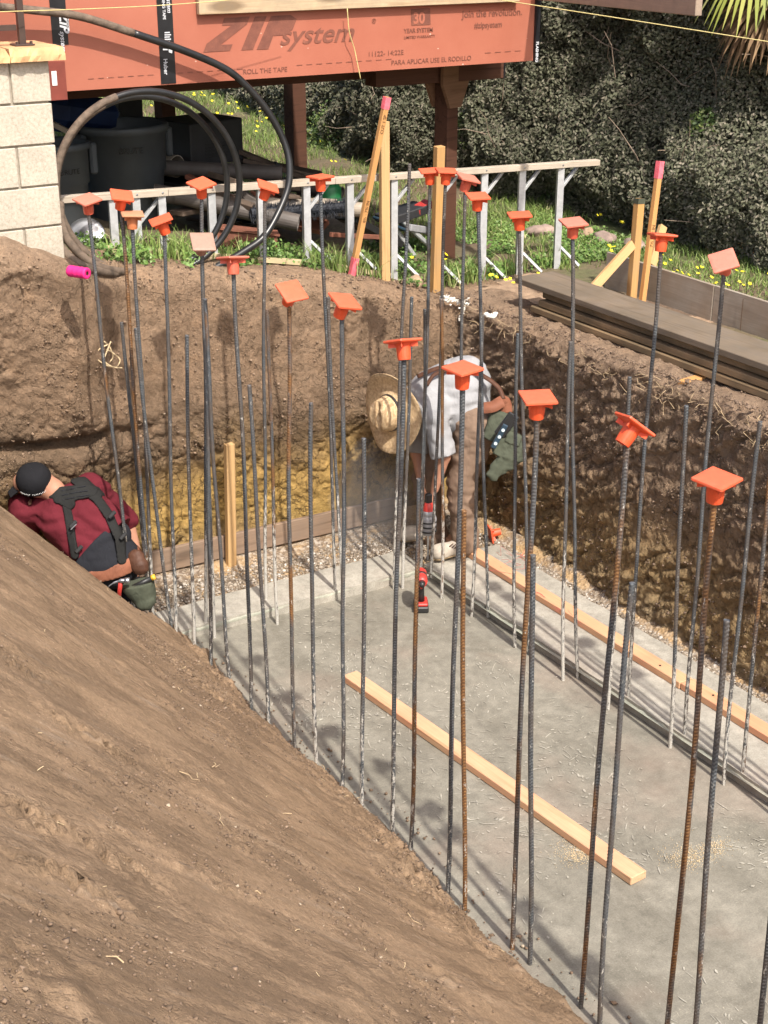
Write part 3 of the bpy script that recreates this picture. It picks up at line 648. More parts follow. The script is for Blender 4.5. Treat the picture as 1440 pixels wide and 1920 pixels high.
# ================================================================== REBARS
def rebar_mesh(name,L,r=.0087):
    n=10; dz=.0028; z=np.arange(-.12,L,dz); z[-1]=L; a=np.arange(n)*2*math.pi/n
    Z,A=np.meshgrid(z,a,indexing='ij'); side=np.cos(A); ph=(Z/.0135+.55*np.sign(side)*((A%math.pi)/math.pi))%1
    rib=np.clip(1-np.abs(ph-.5)/.28,0,1)*np.abs(side)**.35; longi=np.exp(-((np.abs(np.sin(A))-1)/.05)**2)
    rr=r+.0021*np.maximum(rib,longi*.6)
    bx=.010*np.sin(Z/L*3.0)+.003*np.sin(Z*5.1); by=.004*np.sin(Z*3.3+1)
    V=np.stack([rr*np.cos(A)+bx,rr*np.sin(A)+by,Z],-1).reshape(-1,3)
    m=len(z); F=[]
    i=(np.arange(m-1)[:,None]*n+np.arange(n)[None]); j=(np.arange(m-1)[:,None]*n+(np.arange(n)[None]+1)%n)
    F=np.stack([i,j,j+n,i+n],-1).reshape(-1,4)
    V=np.vstack([V,[[bx[-1,0],by[-1,0],L]]]); o=raw(name,V,F,'rebar',smooth=True)
    bm=bmesh.new(); bm.from_mesh(o.data); bm.verts.ensure_lookup_table(); c=bm.verts[len(V)-1]
    for k in range(n): bm.faces.new((bm.verts[(m-1)*n+k],bm.verts[(m-1)*n+(k+1)%n],c))
    bm.to_mesh(o.data); bm.free(); me=o.data; at=me.attributes.new('rib','FLOAT','POINT'); at.data.foreach_set('value',np.append(np.maximum(rib,longi*.6).ravel(),.5).astype(np.float32)); bpy.data.objects.remove(o); return me
ME_LONG=rebar_mesh('rebar_long',2.45); ME_SHORT=rebar_mesh('rebar_short',1.75)
def cap_mesh():
    v=[];f=[]; a=.054
    # domed square plate with chamfered rim
    n=5
    mb=MB()
    def ring(h,z,rc): 
        out=[]
        for (sx,sy) in ((1,1),(-1,1),(-1,-1),(1,-1)):
            for k in range(3):
                t=math.atan2(sy,sx)+(k-1)*R(30)
                out.append(((h-rc)*sx+rc*math.cos(t)*1.0,(h-rc)*sy+rc*math.sin(t)*1.0,z))
        return out
    rings=[ring(.020,.063,.006),ring(.042,.0625,.006),ring(a,.0605,.006),ring(a+.001,.0545,.006),ring(a-.002,.0508,.006),ring(.028,.044,.015)]
    for r_ in rings: v+=r_
    k=12
    f.append(tuple(range(k)))
    for q in range(len(rings)-1):
        for j in range(k): f.append((q*k+j,(q+1)*k+j,(q+1)*k+(j+1)%k,q*k+(j+1)%k))
    mb.add(v,f)
    mb.lathe([(.040,.0525),(.031,.047),(.0275,.036),(.0262,.003),(.0245,-.016),(.0195,-.017),(.0195,.03)],20)
    for s in range(4):
        M=Matrix.Rotation(s*math.pi/2+math.pi/4,4,'Z'); mb.box((.038,0,.042),(.036,.004,.020),M)
    o=mb.build('rebar_cap','cap'); me=o.data; bpy.data.objects.remove(o); 
    for p in me.polygons: p.use_smooth=False
    return me
ME_CAP=cap_mesh()
caps=[]
def add_cap(bar,pos,axis,roll,pitch,yaw,mat,label):
    o=bpy.data.objects.new('safety_cap',ME_CAP); COL.objects.link(o)
    view=math.atan2(c_h[1],c_h[0])-math.pi/2           # local Y away from the viewer
    rot=Vector((0,0,1)).rotation_difference(axis).to_matrix().to_4x4()
    M=Matrix.Translation(pos)@rot@Matrix.Rotation(view,4,'Z')@Matrix.Rotation(R(pitch),4,'X')@Matrix.Rotation(R(roll),4,'Y')@Matrix.Rotation(R(yaw),4,'Z')
    o.matrix_basis=M@Matrix.Translation((0,0,-.012))
    o.material_slots[0].link='OBJECT'; o.material_slots[0].material=MT[mat]
    o['label']=label; child(o,bar); return o
def add_bar(top,base,rust,spl,label,cap=None,zb=0.0,top_z=None):
    B=atz(base[0],base[1],zb); d=ray(*top)
    if top_z is None:
        s=(B.x*d[0]+B.y*d[1])/(d[0]**2+d[1]**2); T=Vector(CAM+d*s)
    else: T=atz(top[0],top[1],top_z)
    L=(T-B).length; long_=L>2.0; o=bpy.data.objects.new('rebar',ME_LONG if long_ else ME_SHORT); COL.objects.link(o)
    ax=(T-B).normalized(); q=Vector((0,0,1)).rotation_difference(ax); 
    o.matrix_basis=Matrix.Translation(B)@q.to_matrix().to_4x4()@Matrix.Rotation(random.uniform(0,6.28),4,'Z')@Matrix.Diagonal((1,1,L/(2.45 if long_ else 1.75),1))
    o.color=(rust,spl,0,1)
    tag(o,label,'rebar','rebars standing in the footing')
    if cap: add_cap(o,T-ax*.01,ax,*cap)
    return B,T,L
# (top px, base px, rust, splatter, label, cap(roll,pitch,yaw,mat,label))
BARS=[
((165,386),(257,1180),.75,.6,'leftmost tall rebar, orange rust in its middle, under a faded pink cap',(3,14,45,'cap_pink','faded pink diamond-turned cap, leftmost of all')),
((226,378),(286,1186),.85,.6,'brown rusty tall rebar under the second cap from the left, grazing the tan cap',(14,14,14,'cap','orange cap tipping right, second from the left, in front of the steel rail')),
((248,414),(289,1192),.1,.7,'grey tall rebar under the tan faded cap',(3,2,14,'cap_tan','small tan-orange faded cap just below the second cap from the left')),
((229,604),(287,1176),.2,.8,'uncapped dark rebar ending left of the rusty bar against the left earth wall',None),
((255,615),(325,1203),.1,.3,'uncapped rebar that leans most to the right, crossing behind the tan-capped one',None),
((307,424),(329,1210),.05,.7,'straight grey rebar under the orange cap that tips left',(-17,10,18,'cap','orange cap tipping left in front of the large grey bin')),
((350,628),(364,1244),.35,.8,'thin uncapped rebar standing alone right of the left-tipping cap',None),
((378,356),(386,1186),.05,.9,'back-row rebar under the diamond-turned orange cap by the hose coil',(0,16,45,'cap','diamond-turned orange cap above the dusty one, beside the hose coil')),
((378,462),(395,1266),.05,.4,'thick grey rebar under the dusty brown cap',(12,34,14,'cap_dusty','dusty brown-pink cap tilted towards the viewer below the diamond-turned one')),
((385,560),(433,1300),.6,.3,'uncapped brown rebar leaning right just beside the dusty-capped bar',None),
((389,690),(401,1196),.3,.9,'uncapped back-row rebar mostly hidden behind the dusty-capped bar',None),
((437,498),(472,1338),.1,.3,'rebar leaning right under the wide cap seen from below, left of the stake',(-2,-14,40,'cap_pink','pinkish-orange cap showing its underside, low against the grass edge')),
((466,722),(503,1368),.25,.3,'uncapped leaning rebar just right of the upright stake in the pit',None),
((497,360),(500,1140),.05,1,'back-row rebar under the right-tipping cap touching the large hose loop',(20,8,10,'cap','small orange cap tipping right beside the right edge of the hose loops')),
((502,580),(521,1170),.8,.9,'slim rusty uncapped rebar behind the fourth back-row bar, splashed with white mortar',None),
((542,556),(552,1408),.8,.2,'rebar with orange rust along its upper half, under the big tilted cap',(17,30,32,'cap','large orange cap tilted to face the viewer, against the top of the back earth wall')),
((584,755),(593,1448),.35,.6,'short uncapped rebar between the orange-rusted bar and the tilted-cap pair',None),
((601,344),(630,1122),.1,.7,'back-row rebar under the symmetrical cap left of the leaning orange stake',(0,0,42,'cap','orange cap seen level, right in front of the rail left of the leaning stake')),
((615,557),(644,1136),.4,.9,'uncapped rebar tightly beside the bar under the back wall centre cap, mortar on its foot',None),
((640,578),(641,1482),.05,.3,'upright grey rebar under the tilted cap in the picture centre-left, left of the straw hat',(20,12,28,'cap','orange cap tipping right, centre of the back wall')),
((683,822),(680,1522),.45,.5,'short uncapped rebar standing alone in front of the grey dust patch',None),
((757,656),(734,1568),.1,.5,'thick grey rebar crossing the straw hat brim, under a cap seen from below',(-6,-18,38,'cap','orange cap seen from below, just above the straw hat')),
((768,307),(738,1104),.1,.8,'tallest uncapped rebar, its bare tip against the grass right of the upright stake',None),
((773,557),(756,1103),.2,.9,'uncapped rebar in the far corner behind the hat brim',None),
((806,332),(785,1078),.4,.6,'rebar under the left of the two touching caps',(-3,3,8,'cap','left one of two orange caps touching at the thick stake')),
((797,580),(791,1069),.45,1,'uncapped rebar in front of the grey shirt sleeve, just behind the cordless drill',None),
((784,897),(769,1598),.85,.3,'short rusty-topped rebar with its tip by the bent worker hands',None),
((836,332),(809,1083),.3,.6,'rebar under the right of the two touching caps',(3,3,8,'cap','right one of two orange caps touching at the thick stake')),
((826,560),(828,1122),.9,.7,'rusty brown uncapped rebar crossing the bent worker sleeve',None),
((873,345),(860,1118),.1,.5,'rebar under the pale cap tipping right beside the two touching caps',(17,6,16,'cap_pink','pale orange cap tipping right, beside the two touching caps')),
((867,708),(838,1676),.1,.25,'thick dark rebar under the cap in front of the grey shirt',(0,4,40,'cap','bright orange cap in front of the bent worker grey shirt')),
((869,956),(870,1706),1.0,.15,'short bright rust-orange rebar in front of the worker boots',None),
((895,380),(914,1157),.15,.5,'rebar under the orange cap right of the pale tipping cap',(4,8,12,'cap','orange cap just below and right of the pale tipping cap, in front of a steel stud')),
((904,590),(883,1156),.5,.7,'uncapped brown rebar leaning left across the worker hip',None),
((974,416),(994,1228),.2,.3,'rebar under the cap in front of the second-last steel stud',(1,3,4,'cap','square-on orange cap in front of the second steel stud from the right end')),
((972,625),(965,1213),.55,.5,'uncapped brown rebar left of the square-capped thick bar near the corner of the right wall',None),
((1007,763),(959,1779),.85,.15,'thick rebar with a rusty upper part under the cap right of the tool pouch',(1,6,10,'cap','orange cap right of the bent worker, level and square-on')),
((998,1040),(992,1808),.1,.1,'short dark uncapped rebar tucked behind the rusty-topped thick bar',None),
((1074,430),(1083,1271),.4,.7,'rebar under the pale cap in front of the right-end steel stud',(3,10,16,'cap_pink','pale orange cap in front of the last steel stud')),
((1071,640),(1056,1275),.1,.9,'uncapped grey rebar beside the pale-capped bar, in front of the shaded right wall',None),
((1176,812),(1087,1889),.75,.1,'rebar with reddish rust under the strongly tipped cap',(33,-22,20,'cap','orange cap tipped steeply so its socket points down-left')),
((1181,707),(1141,1331),.6,.8,'thin uncapped rebar rising behind the steeply tipped cap',None),
((1240,455),(1176,1325),.05,.7,'blue-grey rebar under the cap in front of the two right-hand stakes',(4,-9,10,'cap','orange cap seen edge-on in front of the pink-topped right-hand stake')),
((1187,1092),(1124,1926),.45,.1,'short uncapped rebar with brown flanks beside the reddish one',None),
((1286,760),(1255,1402),.2,.7,'uncapped rebar in front of the shaded earth wall below the middle of the planks',None),
((1359,498),(1283,1396),.5,.6,'rusty rebar under the pale cap at the upper right',(-16,34,8,'cap_pink','pale pink cap tilted towards the viewer at the upper right')),
((1342,918),(1244,2008),.95,.1,'bright orange rusted rebar under the nearest cap',(0,6,43,'cap','nearest and largest diamond-turned orange cap at the lower right')),
((1361,1162),(1290,2053),.6,.1,'short uncapped near rebar with brown rust right of the nearest capped one',None),
((1427,790),(1357,1470),.25,.6,'uncapped grey rebar near the right frame edge reaching the ledge',None),
((1478,430),(1392,1470),.8,.6,'rust-brown rebar at the right frame edge, its top out of view',(0,5,20,'cap','orange cap beyond the right frame edge')),
((1520,860),(1402,2159),.3,.1,'thick dark rebar entering at the lower right corner',(0,5,30,'cap','orange cap outside the frame at the right')),
]
for b in BARS:
    B,T,L=add_bar(*b)
# further bars of the same rows, outside the frame; their shadows fall into it
for k,(x,y,h) in enumerate([(2.82,2.06,2.2),(2.82,1.95,1.75),(2.82,1.66,2.2),(2.82,1.54,1.75),(4.38,3.62,2.3),(4.31,3.68,1.78),(4.38,3.22,2.3),(4.31,3.3,1.78)]):
    o=bpy.data.objects.new('rebar',ME_LONG if h>2 else ME_SHORT); COL.objects.link(o); o.location=(x,y,0); o.scale=(1,1,h/(2.45 if h>2 else 1.75)); o.color=(.4,.3,0,1)
    tag(o,'rebar of the same row standing outside the picture','rebar','rebars outside the frame')
    o.matrix_basis=Matrix.Translation((x,y,0))@Matrix.Diagonal((1,1,h/(2.45 if h>2 else 1.75),1))
    if h>2: add_cap(o,Vector((x,y,h-.01)),Vector((0,0,1)),0,3,30,'cap','orange cap')
# fallen cap
c=atz(925,1008,.07); o=bpy.data.objects.new('fallen_safety_cap',ME_CAP); COL.objects.link(o)
o.matrix_basis=Matrix.Translation(c+Vector((0,0,.03)))@Matrix.Rotation(R(-20),4,'Z')@Matrix.Rotation(R(-100),4,'Y')@Matrix.Translation((0,0,-.03)); o.scale=(.9,.9,.9)
tag(o,'orange cap lying on its side on the gravel behind the boots','safety cap')
# ================================================================== LUMBER IN THE PIT
p0=atz(656,1262,.038); p1=atz(1198,1640,.038); 
def board(name,p0,p1,wd,th,mat,label,cat='lumber',group=None,up=(0,0,1),ch=.003):
    o=beam(name,p0,p1,wd,th,mat,up=up,ch=ch); return tag(o,label,cat,group)
board('lumber_board',(p0.x,p0.y,.021),(p1.x,p1.y,.021),.089,.038,'pine','pale new two-by-four lying loose across the grey slab')
a=atz(836,1052,.1); b=atz(1194,1292,.1)
board('lumber_board',(4.70,6.93,.083),(4.70,4.765,.083),.089,.038,'pine_pink','reddish new two-by-four on the right footing ledge, passing under the boot','lumber','two-by-fours on the ledge')
board('lumber_board',(4.705,4.76,.083),(4.705,1.6,.083),.089,.038,'pine_pink','pale two-by-four continuing the ledge line to the right frame edge','lumber','two-by-fours on the ledge')
for k,(x,y) in enumerate(((4.69,4.95),(4.71,4.58))):
    n_=MB().lathe([(.001,.004),(.006,.003),(.006,0)],8).build('nail_head','tool_black'); n_.location=(x,y,.1025)
    child(n_,[o for o in bpy.data.objects if o.name.startswith('lumber_board')][1+k])
# form board along the back wall
p0=atz(735,988,.17); 
board('form_board',(2.0,7.40,.155),(4.62,7.37,.155),.03,.14,'form_brown','weathered brown form board standing on edge along the foot of the back earth wall','form board',up=(0,0,1))
tp=aty(430,832,7.30); bt=aty(434,1070,7.32)
def stake(top,base,wd,th,mat,label,parts=(),group=None,tipdrop=.25):
    top=Vector(top);base=Vector(base); ax=(top-base).normalized(); base2=base-ax*tipdrop
    r=empty('wooden_stake',base); L=(top-base2).length
    o=MB().box((L/2,0,0),(L,wd,th),ch=.002).build('stake_shaft',mat)
    o.matrix_basis=frame_m(base2,ax,Vector((0,-1,0))); child(o,r)
    for (a0,a1,mt) in parts:
        q=MB().box(((a0+a1)/2*L,0,0),((a1-a0)*L,wd+.003,th+.003)).build('paint_band',mt); q.matrix_basis=frame_m(base2,ax,Vector((0,-1,0))); child(q,r)
    tag(r,label,'stake',group); return r,frame_m(base2,ax,Vector((0,-1,0))),L
stake(tp,(bt.x,bt.y,.05),.055,.04,'stake','short pale stake standing upright against the back form board',tipdrop=.1)
# ================================================================== STAKES ABOVE
yA=7.86
s1,Ms,Ls=stake(aty(726,182,7.62),aty(659,520,7.76),.034,.034,'stake_orange','long leaning orange stake with pink painted tip and foot',(( .945,1.0,'pink_paint'),(.13,.22,'pink_paint')),tipdrop=.15)
rot=Ms.to_3x3()
for (f_,s_) in ((.40,'8½ - 7¾ IN'),(.83,'CUT 1 SP'),):
    t=text(s_,.028,'pencil',None,Ms@Vector((f_*Ls,-.010,.0185)),rot); child(t,s1)
stake(aty(720,228,7.80),aty(722,540,7.80),.060,.035,'stake','straight yellow-brown stake standing upright right of the leaning orange one')
stake(aty(824,274,7.60),aty(816,552,7.66),.058,.045,'stake_tan','thick yellow stake with a greyish top standing at the pit corner between two touching caps')
stake(aty(1199,372,6.90),aty(1183,570,6.86),.052,.045,'stake_tan','shorter brown stake with a dark green top at the right',((.965,1.0,'canvas_green'),))
s2,Ms,Ls=stake(aty(1238,302,6.85),aty(1203,574,6.80),.034,.034,'stake_orange','tall thin stake with a pink top at the right, beside the green-topped one',((.90,1.0,'pink_paint'),),tipdrop=.15)
t=text('7½ - 12 IN',.03,'pencil',None,Ms@Vector((.5*Ls,-.010,.0185)),Ms.to_3x3()); child(t,s2)
def brace(a,b,label,wd=.055,th=.03): 
    o=beam('brace_board',a,b,wd,th,'stake',up=(0,-1,.3)); return tag(o,label,'board','braces of the right-hand stakes')
brace(aty(1108,545,6.78),aty(1186,458,6.88),'short pale brace board slanting up to the green-topped stake')
brace(aty(1222,498,7.05),aty(1243,424,7.15),'short brown brace board behind the pink-topped thin stake')
# grey form wall
fw=empty('form_wall',(6.16,6.0,1.45)); tl=atx(1146,497,6.16); tr=atx(1440,578,6.16)
ytop=[7.30,6.30,5.17,3.0]
for k in range(3):
    zc=1.50-.012*k
    o=beam('plywood_panel',(6.16+.004*(k%2),ytop[k]-.002,zc),(6.16+.004*(k%2),ytop[k+1]+.002,zc-.012),.022,.27,'ply_grey',up=(0,0,1),ch=.001); child(o,fw)
    if k==1:
        for g in range(3):
            l_=MB().box((0,0,0),(.0015,.0025 if g<2 else .6,.22 if g<2 else .002)).build('pencil_line','pencil'); l_.location=(6.147,ytop[k]-.25-.3*g,zc); child(l_,fw)
tag(fw,'low grey plywood form wall behind the plank pile at the right','form wall')
# plank pile
zt=[1.585,1.537,1.492,1.446]
lab=['topmost broad weathered plank of the pile beside the pit','second plank from the top of the pile, in deep shade','third plank down of the pile, with mud on its edge','lowest plank of the pile beside the pit']
for k in range(4):
    y0=[7.16,6.93,6.92,6.98][k]; off=[0,.05,.015,.0][k]
    board('scaffold_plank',(5.455+off+.01*(k==0),y0,zt[k]),(5.44+off,2.6,zt[k]-.004),.30,.038,'plank' if k==0 else 'plank_edge',lab[k],'plank','weathered planks piled beside the pit',ch=.004)
board('bearer_block',(5.30,6.52,1.40),(5.62,6.56,1.40),.07,.05,'rock','pinkish bearer block under the far end of the plank pile','block')
board('bearer_block',atx(1278,720,5.18)+Vector((0,0,-.0)),atx(1345,700,5.45),.06,.03,'stake_orange','orange wooden block poking out under the middle of the plank pile','block')
# ================================================================== STEEL STUD FRAME
fr=empty('stud_frame',(4.6,7.86,1.5)); YF=7.88
A=aty(110,374,YF); Bq=aty(1121,304,YF)
def rz(x): return A.z+(Bq.z-A.z)*(x-A.x)/(Bq.x-A.x)
seg=[A.x,3.35,4.45,5.35,Bq.x]
for k in range(4):
    child(beam('top_rail',(seg[k]+.001,YF,rz(seg[k])+.0),(seg[k+1]-.001,YF,rz(seg[k+1])),.055,.038,'trim_wood'),fr)
spx=[(213,500),(257,500),(305,505),(398,500),(490,505),(575,515),(656,520),(738,525),(820,530),(905,530),(975,530),(1046,532)]
for k,(px,py) in enumerate(spx):
    t=aty(px,420,YF); x=t.x; zt_=rz(x)-.02; zb=float(G(x,YF))-.05
    m_=MB(); H=zt_-zb; # C-section stud: web + two flanges
    tw=.0025; m_.box((0,0,-H/2),(.042,tw,H)).box((-.0205,.022,-H/2),(tw,.044,H)).box((.0205,.022,-H/2),(tw,.044,H)).box((-.012,.044,-H/2),(.016,tw,H))
    M_=Matrix.Rotation(R(-12 if k<9 else -24),4,'Z'); 
    o=m_.build('steel_stud','galv'); o.matrix_basis=Matrix.Translation((x,YF-.012,zt_))@M_; child(o,fr)
    sc=MB().lathe([(.001,.003),(.006,.002),(.006,0)],8,Matrix.Rotation(R(90),4,'X')).build('screw','steel'); sc.location=(x,YF-.0285,zt_+.022); child(sc,fr)
    if k in (1,5,6,7,8,9,10,11):
        child(beam('knee_brace',(x+.02,YF+.03,zt_-.16),(x+.17,YF+.03,zt_-.01),.018,.022,'galv',up=(0,-1,0),ch=.001),fr)
    if k in (5,6,7,8,9,10,11):
        child(beam('foot_brace',(x+.02,YF+.02,zb+.21),(x+.15,YF-.06,zb+.06),.018,.022,'galv',up=(0,-1,0),ch=.001),fr)
sp=[(200,486),(300,492),(440,500),(560,512),(640,522),(728,535)]
for k in range(len(sp)-1):
    a=aty(sp[k][0],sp[k][1],7.86);b=aty(sp[k+1][0],sp[k+1][1],7.86); 
    a.z=float(G(a.x,7.86))+.022; b.z=float(G(b.x,7.86))+.022
    child(beam('bottom_sill',a,b,.06,.03,'sill_yellow'),fr)
tag(fr,'long low frame of steel studs under a weathered wooden rail beyond the pit','stud frame')
# ================================================================== BLOCK PILLAR
pl=empty('block_pillar',(2.1,7.45,2.0)); XR=2.497; ZT=3.018
for c in range(6):
    z1=ZT-.203*c; x=XR; first=True
    half=c%2==0
    while x>1.2:
        Lb=.193 if (first and half) else .393
        xx=x-Lb; o=MB().box((0,0,0),(Lb,.19,.193),ch=.004).build('block','block'); o.location=(x-Lb/2+random.uniform(-.001,.001),7.25+.095+random.uniform(-.0015,.0015),z1-.0965); child(o,pl)
        x=xx-.010; first=False
o=MB().box((1.85,7.36,ZT-.6),(1.27,.19,1.2)).build('mortar_core','mortar'); child(o,pl)
# stone cap: irregular flagstones
def flag(x0,x1,seed):
    bm=MB(); n=14; rs=random.Random(seed); v=[];f=[]
    pts=[]
    for i in range(n): pts.append((x0+(x1-x0)*i/(n-1),7.20+rs.uniform(-.006,.006)))
    for i in range(8): pts.append((x1+rs.uniform(-.006,.006),7.20+.38*i/7+.02))
    for i in range(6): pts.append((x1-(x1-x0)*(i+1)/6,7.62))
    k=len(pts)
    v=[(x,y,ZT+.003) for x,y in pts]+[(x+rs.uniform(-.007,.007),y+rs.uniform(-.007,.007),ZT+.03) for x,y in pts]+[(x+rs.uniform(-.004,.004)-(.01 if x>x1-.02 else 0),y+(.012 if y<7.3 else 0),ZT+.066) for x,y in pts]
    for q in range(2):
        for j in range(k): f.append((q*k+j,q*k+(j+1)%k,(q+1)*k+(j+1)%k,(q+1)*k+j))
    f.append(tuple(2*k+j for j in range(k))); f.append(tuple(range(k))[::-1])
    return bm.add(v,f).build('cap_stone','flagstone')
child(flag(1.9,2.287,1),pl); child(flag(2.295,2.57,2),pl); child(flag(1.3,1.892,3),pl)
tag(pl,'cream concrete block pillar with a flagstone cap at the upper left','pillar')
rl=empty('railing',(2.4,7.36,ZT+.068)); b_=aty(42,84,7.36)
zr=ZT+.067
child(MB().box((b_.x,7.36,zr+.5),(.032,.032,1.0)).build('rail_post','rail_metal'),rl)
child(MB().box((b_.x,7.36,zr+.004),(.10,.09,.008),ch=.002).build('base_plate','rail_metal'),rl)
for (dx,dy) in ((-.035,-.03),(.035,-.03)): child(MB().lathe([(.001,.014),(.008,.012),(.008,0)],6,Matrix.Translation((b_.x+dx,7.36+dy,zr+.008))).build('bolt','rail_metal'),rl)
child(MB().box((1.75,7.36,zr+.085),(1.27,.026,.026)).build('bottom_bar','rail_metal'),rl)
child(MB().box((1.75,7.36,zr+.97),(1.4,.045,.03)).build('hand_rail','rail_metal'),rl)
for k in range(9): child(MB().box((b_.x-.115-.11*k,7.36,zr+.52),(.014,.014,.88)).build('baluster','rail_metal'),rl)
tag(rl,'dark brown metal railing standing on the stone cap of the pillar','railing')
# ================================================================== DECK BUILDING WITH RED SHEATHING
YP=7.99; dk=empty('raised_building',(4,9,1.5)); xl=1.4; xr=6.03; zb_=2.776
seams=[xl,2.835,3.445,xr]
for k in range(3):
    child(MB().box(((seams[k]+seams[k+1])/2,YP+.006,zb_+.4),(seams[k+1]-seams[k]-.002,.012,.8)).build('sheathing_panel','zip'),dk)
child(MB().box((3.715,YP+2.53,zb_+.42),(4.62,5.0,.76)).build('floor_frame','scrap'),dk)
child(MB().box((3.9,YP+2.6,zb_+2.0),(3.8,4.6,2.4)).build('upper_storey','zip'),dk)
# tape strips
def tape(x0,x1,z0,z1,y=YP-.0015): 
    o=MB().box(((x0+x1)/2,y-.001,(z0+z1)/2),(x1-x0,.002,z1-z0)).build('flashing_tape','tape'); return child(o,dk)
tape(3.400,3.492,2.782,3.58); tape(2.785,2.874,3.02,3.58)
o=MB().box((6.032,YP-.004,3.17),(.035,.03,.80)).build('flashing_tape','tape'); child(o,dk)
DN=ROT_FRONT@Matrix.Rotation(R(-90),3,'Z')
def ptext(s,px,py,hpx,**k):
    p=aty(px,py,YP); p.y=k.pop('y',YP-.0028); sz=hpx/(FPX/8.25)*1.42
    return text(s,sz,k.pop('mat','print'),dk,p,k.pop('rot',ROT_FRONT),**k)
ptext('system',3.46+120,3,20,name='lettering') if False else None
# ZIP drawn as three slanted blocks, then 'system'
def poly(pts,mat='print',name='lettering',y=YP-.0028):
    v=[]; 
    for (px,py) in pts: q=aty(px,py,YP); v.append((q.x,y,q.z))
    n=len(v); v+= [(a,b+.0005,c) for a,b,c in v]; f=[tuple(range(n)),tuple(range(n,2*n))[::-1]]+[(i,(i+1)%n,n+(i+1)%n,n+i) for i in range(n)]
    return child(raw(name,v,f,mat),dk)
poly([(420,34),(468,31),(463,45),(413,84),(436,83),(431,95),(381,98),(387,82),(434,47),(416,48)])
poly([(478,31),(500,30),(474,93),(452,94)])
poly([(508,30),(545,28),(556,36),(548,56),(530,66),(512,67),(503,92),(481,93)])
ptext('system',523,84,36,shear=.35,bold=.0018,sx=1.17)
ptext('®',697,44,9)
poly([(770,17),(806,15),(807,46),(771,48)])
ptext('30',774,44,21,mat='zip',y=YP-.0042,bold=.003,sx=.95)
ptext('YEAR SYSTEM',757,62,8.5,bold=.0006,sx=.97); ptext('LIMITED WARRANTY',757,73,5.5,bold=.0002,sx=1.03)
ptext('Join the revolution.',866,33,14,bold=.0008,sx=1.0); ptext('#zipsystem',889,53,12,bold=.0008,sx=.93)
ptext('ROLL THE TAPE',455,139,9,sx=1.08); ptext('PARA APLICAR USE EL RODILLO',733,122,9.5,sx=1.03); ptext('11122- 14:22E',689,106,9.5,sx=1.1)
for k in range(44):
    px=165+k*18.6; py=147.5-(px-165)*.0655
    if (330<px<1000 and not 448<px<545 and not 725<px<895) or px<295: poly([(px,py),(px+11,py-.7),(px+11,py+.3),(px,py+1)],name='dash_mark')
# writing on the tape, reading downward
def vtext(s,px,py,hpx,**k):
    p=aty(px,py,YP); p.y=YP-.0048; return text(s,hpx/(FPX/8.25)*1.4,'white_print',dk,p,DN,**k)
vtext('system',311,-14,9,shear=.3,bold=.0005); vtext('FLASHING TAPE',302,-22,5.5,bold=.0005); 
poly([(315,88),(323,89),(322,100),(316,98)],'white_print',y=YP-.0048); poly([(305,91),(314,92),(314,94),(305,94)],'white_print',y=YP-.0048); vtext('Huber',306,110,8,bold=.0006)
for k in range(5): poly([(308,60+k*4.2),(318+(k%2)*2,59.6+k*4.2),(318+(k%2)*2,61.8+k*4.2),(308,62.2+k*4.2)],'white_print',y=YP-.0048)
vtext('ZIP',110,22,17,shear=.3,bold=.002); vtext('system',112,58,9,shear=.3,bold=.0006); vtext('FLASHING',122,18,5,bold=.0005)
p=aty(996,78,YP); text('FLASHING',.028,'white_print',dk,Vector((6.022,YP-.0205,p.z)),DN,bold=.001)
# fascia behind the pillar and sticker
child(MB().box((2.775,YP-.03,2.84),(.10,.05,.20)).build('fascia_end','fascia'),dk)
p=aty(102,147,YP-.058); child(MB().box((p.x,YP-.057,p.z),(.028,.002,.075)).build('sticker','white'),dk)
child(MB().box((4.5,YP+.9,zb_-.075),(3.6,.13,.148)).build('cross_beam','redwood'),dk)
# posts
def post(px,py,zg,wd,label_g,top=zb_-.0,gus=False,rotz=R(8)):
    b=atz(px,py,zg); r=empty('deck_post',b); zt_=top
    o=MB().box((0,0,(zt_-zg)/2-.1),(wd,wd,zt_-zg+.2),ch=.004).build('post_shaft','redwood'); o.location=b; o.rotation_euler=(0,0,rotz); child(o,r)
    if gus:
        for s in (-1,1):
            v=[(-.14,zt_),(.14,zt_),(.14,zt_-.17),(.06,zt_-.33),(-.06,zt_-.33),(-.14,zt_-.17)]
            v3=[(x,s*(wd/2+.012)-.012,z) for x,z in v]+[(x,s*(wd/2+.012)+.012,z) for x,z in v]; n=6
            f=[tuple(range(n))[::-1],tuple(range(n,2*n))]+[(i,(i+1)%n,n+(i+1)%n,n+i) for i in range(n)]
            q=raw('gusset_plate',v3,f,'gusset'); q.location=(b.x,b.y,0); q.rotation_euler=(0,0,rotz); child(q,r)
    tag(r,label_g,'post'); return b
pb=post(832,512,1.30,.115,'dark red-brown post with gusset plates holding up the red-sheathed building',gus=True,rotz=R(18))
post(556,325,1.5,.14,'dark post farther back under the building, in front of the grassy slope')
post(316,330,1.75,.12,'dark brown post behind the hose coil')
ob=beam('end_beam',(pb.x-.6,pb.y+.0,zb_-.085),(pb.x+.42,pb.y-.0,zb_-.085),.14,.15,'redwood'); child(ob,dk)
oe=MB().box((pb.x+.425,pb.y,zb_-.085),(.012,.142,.152)).build('beam_end_cap','tape'); child(oe,dk)
tag(dk,'underside and red sheathed edge of a raised building across the top of the picture','building')
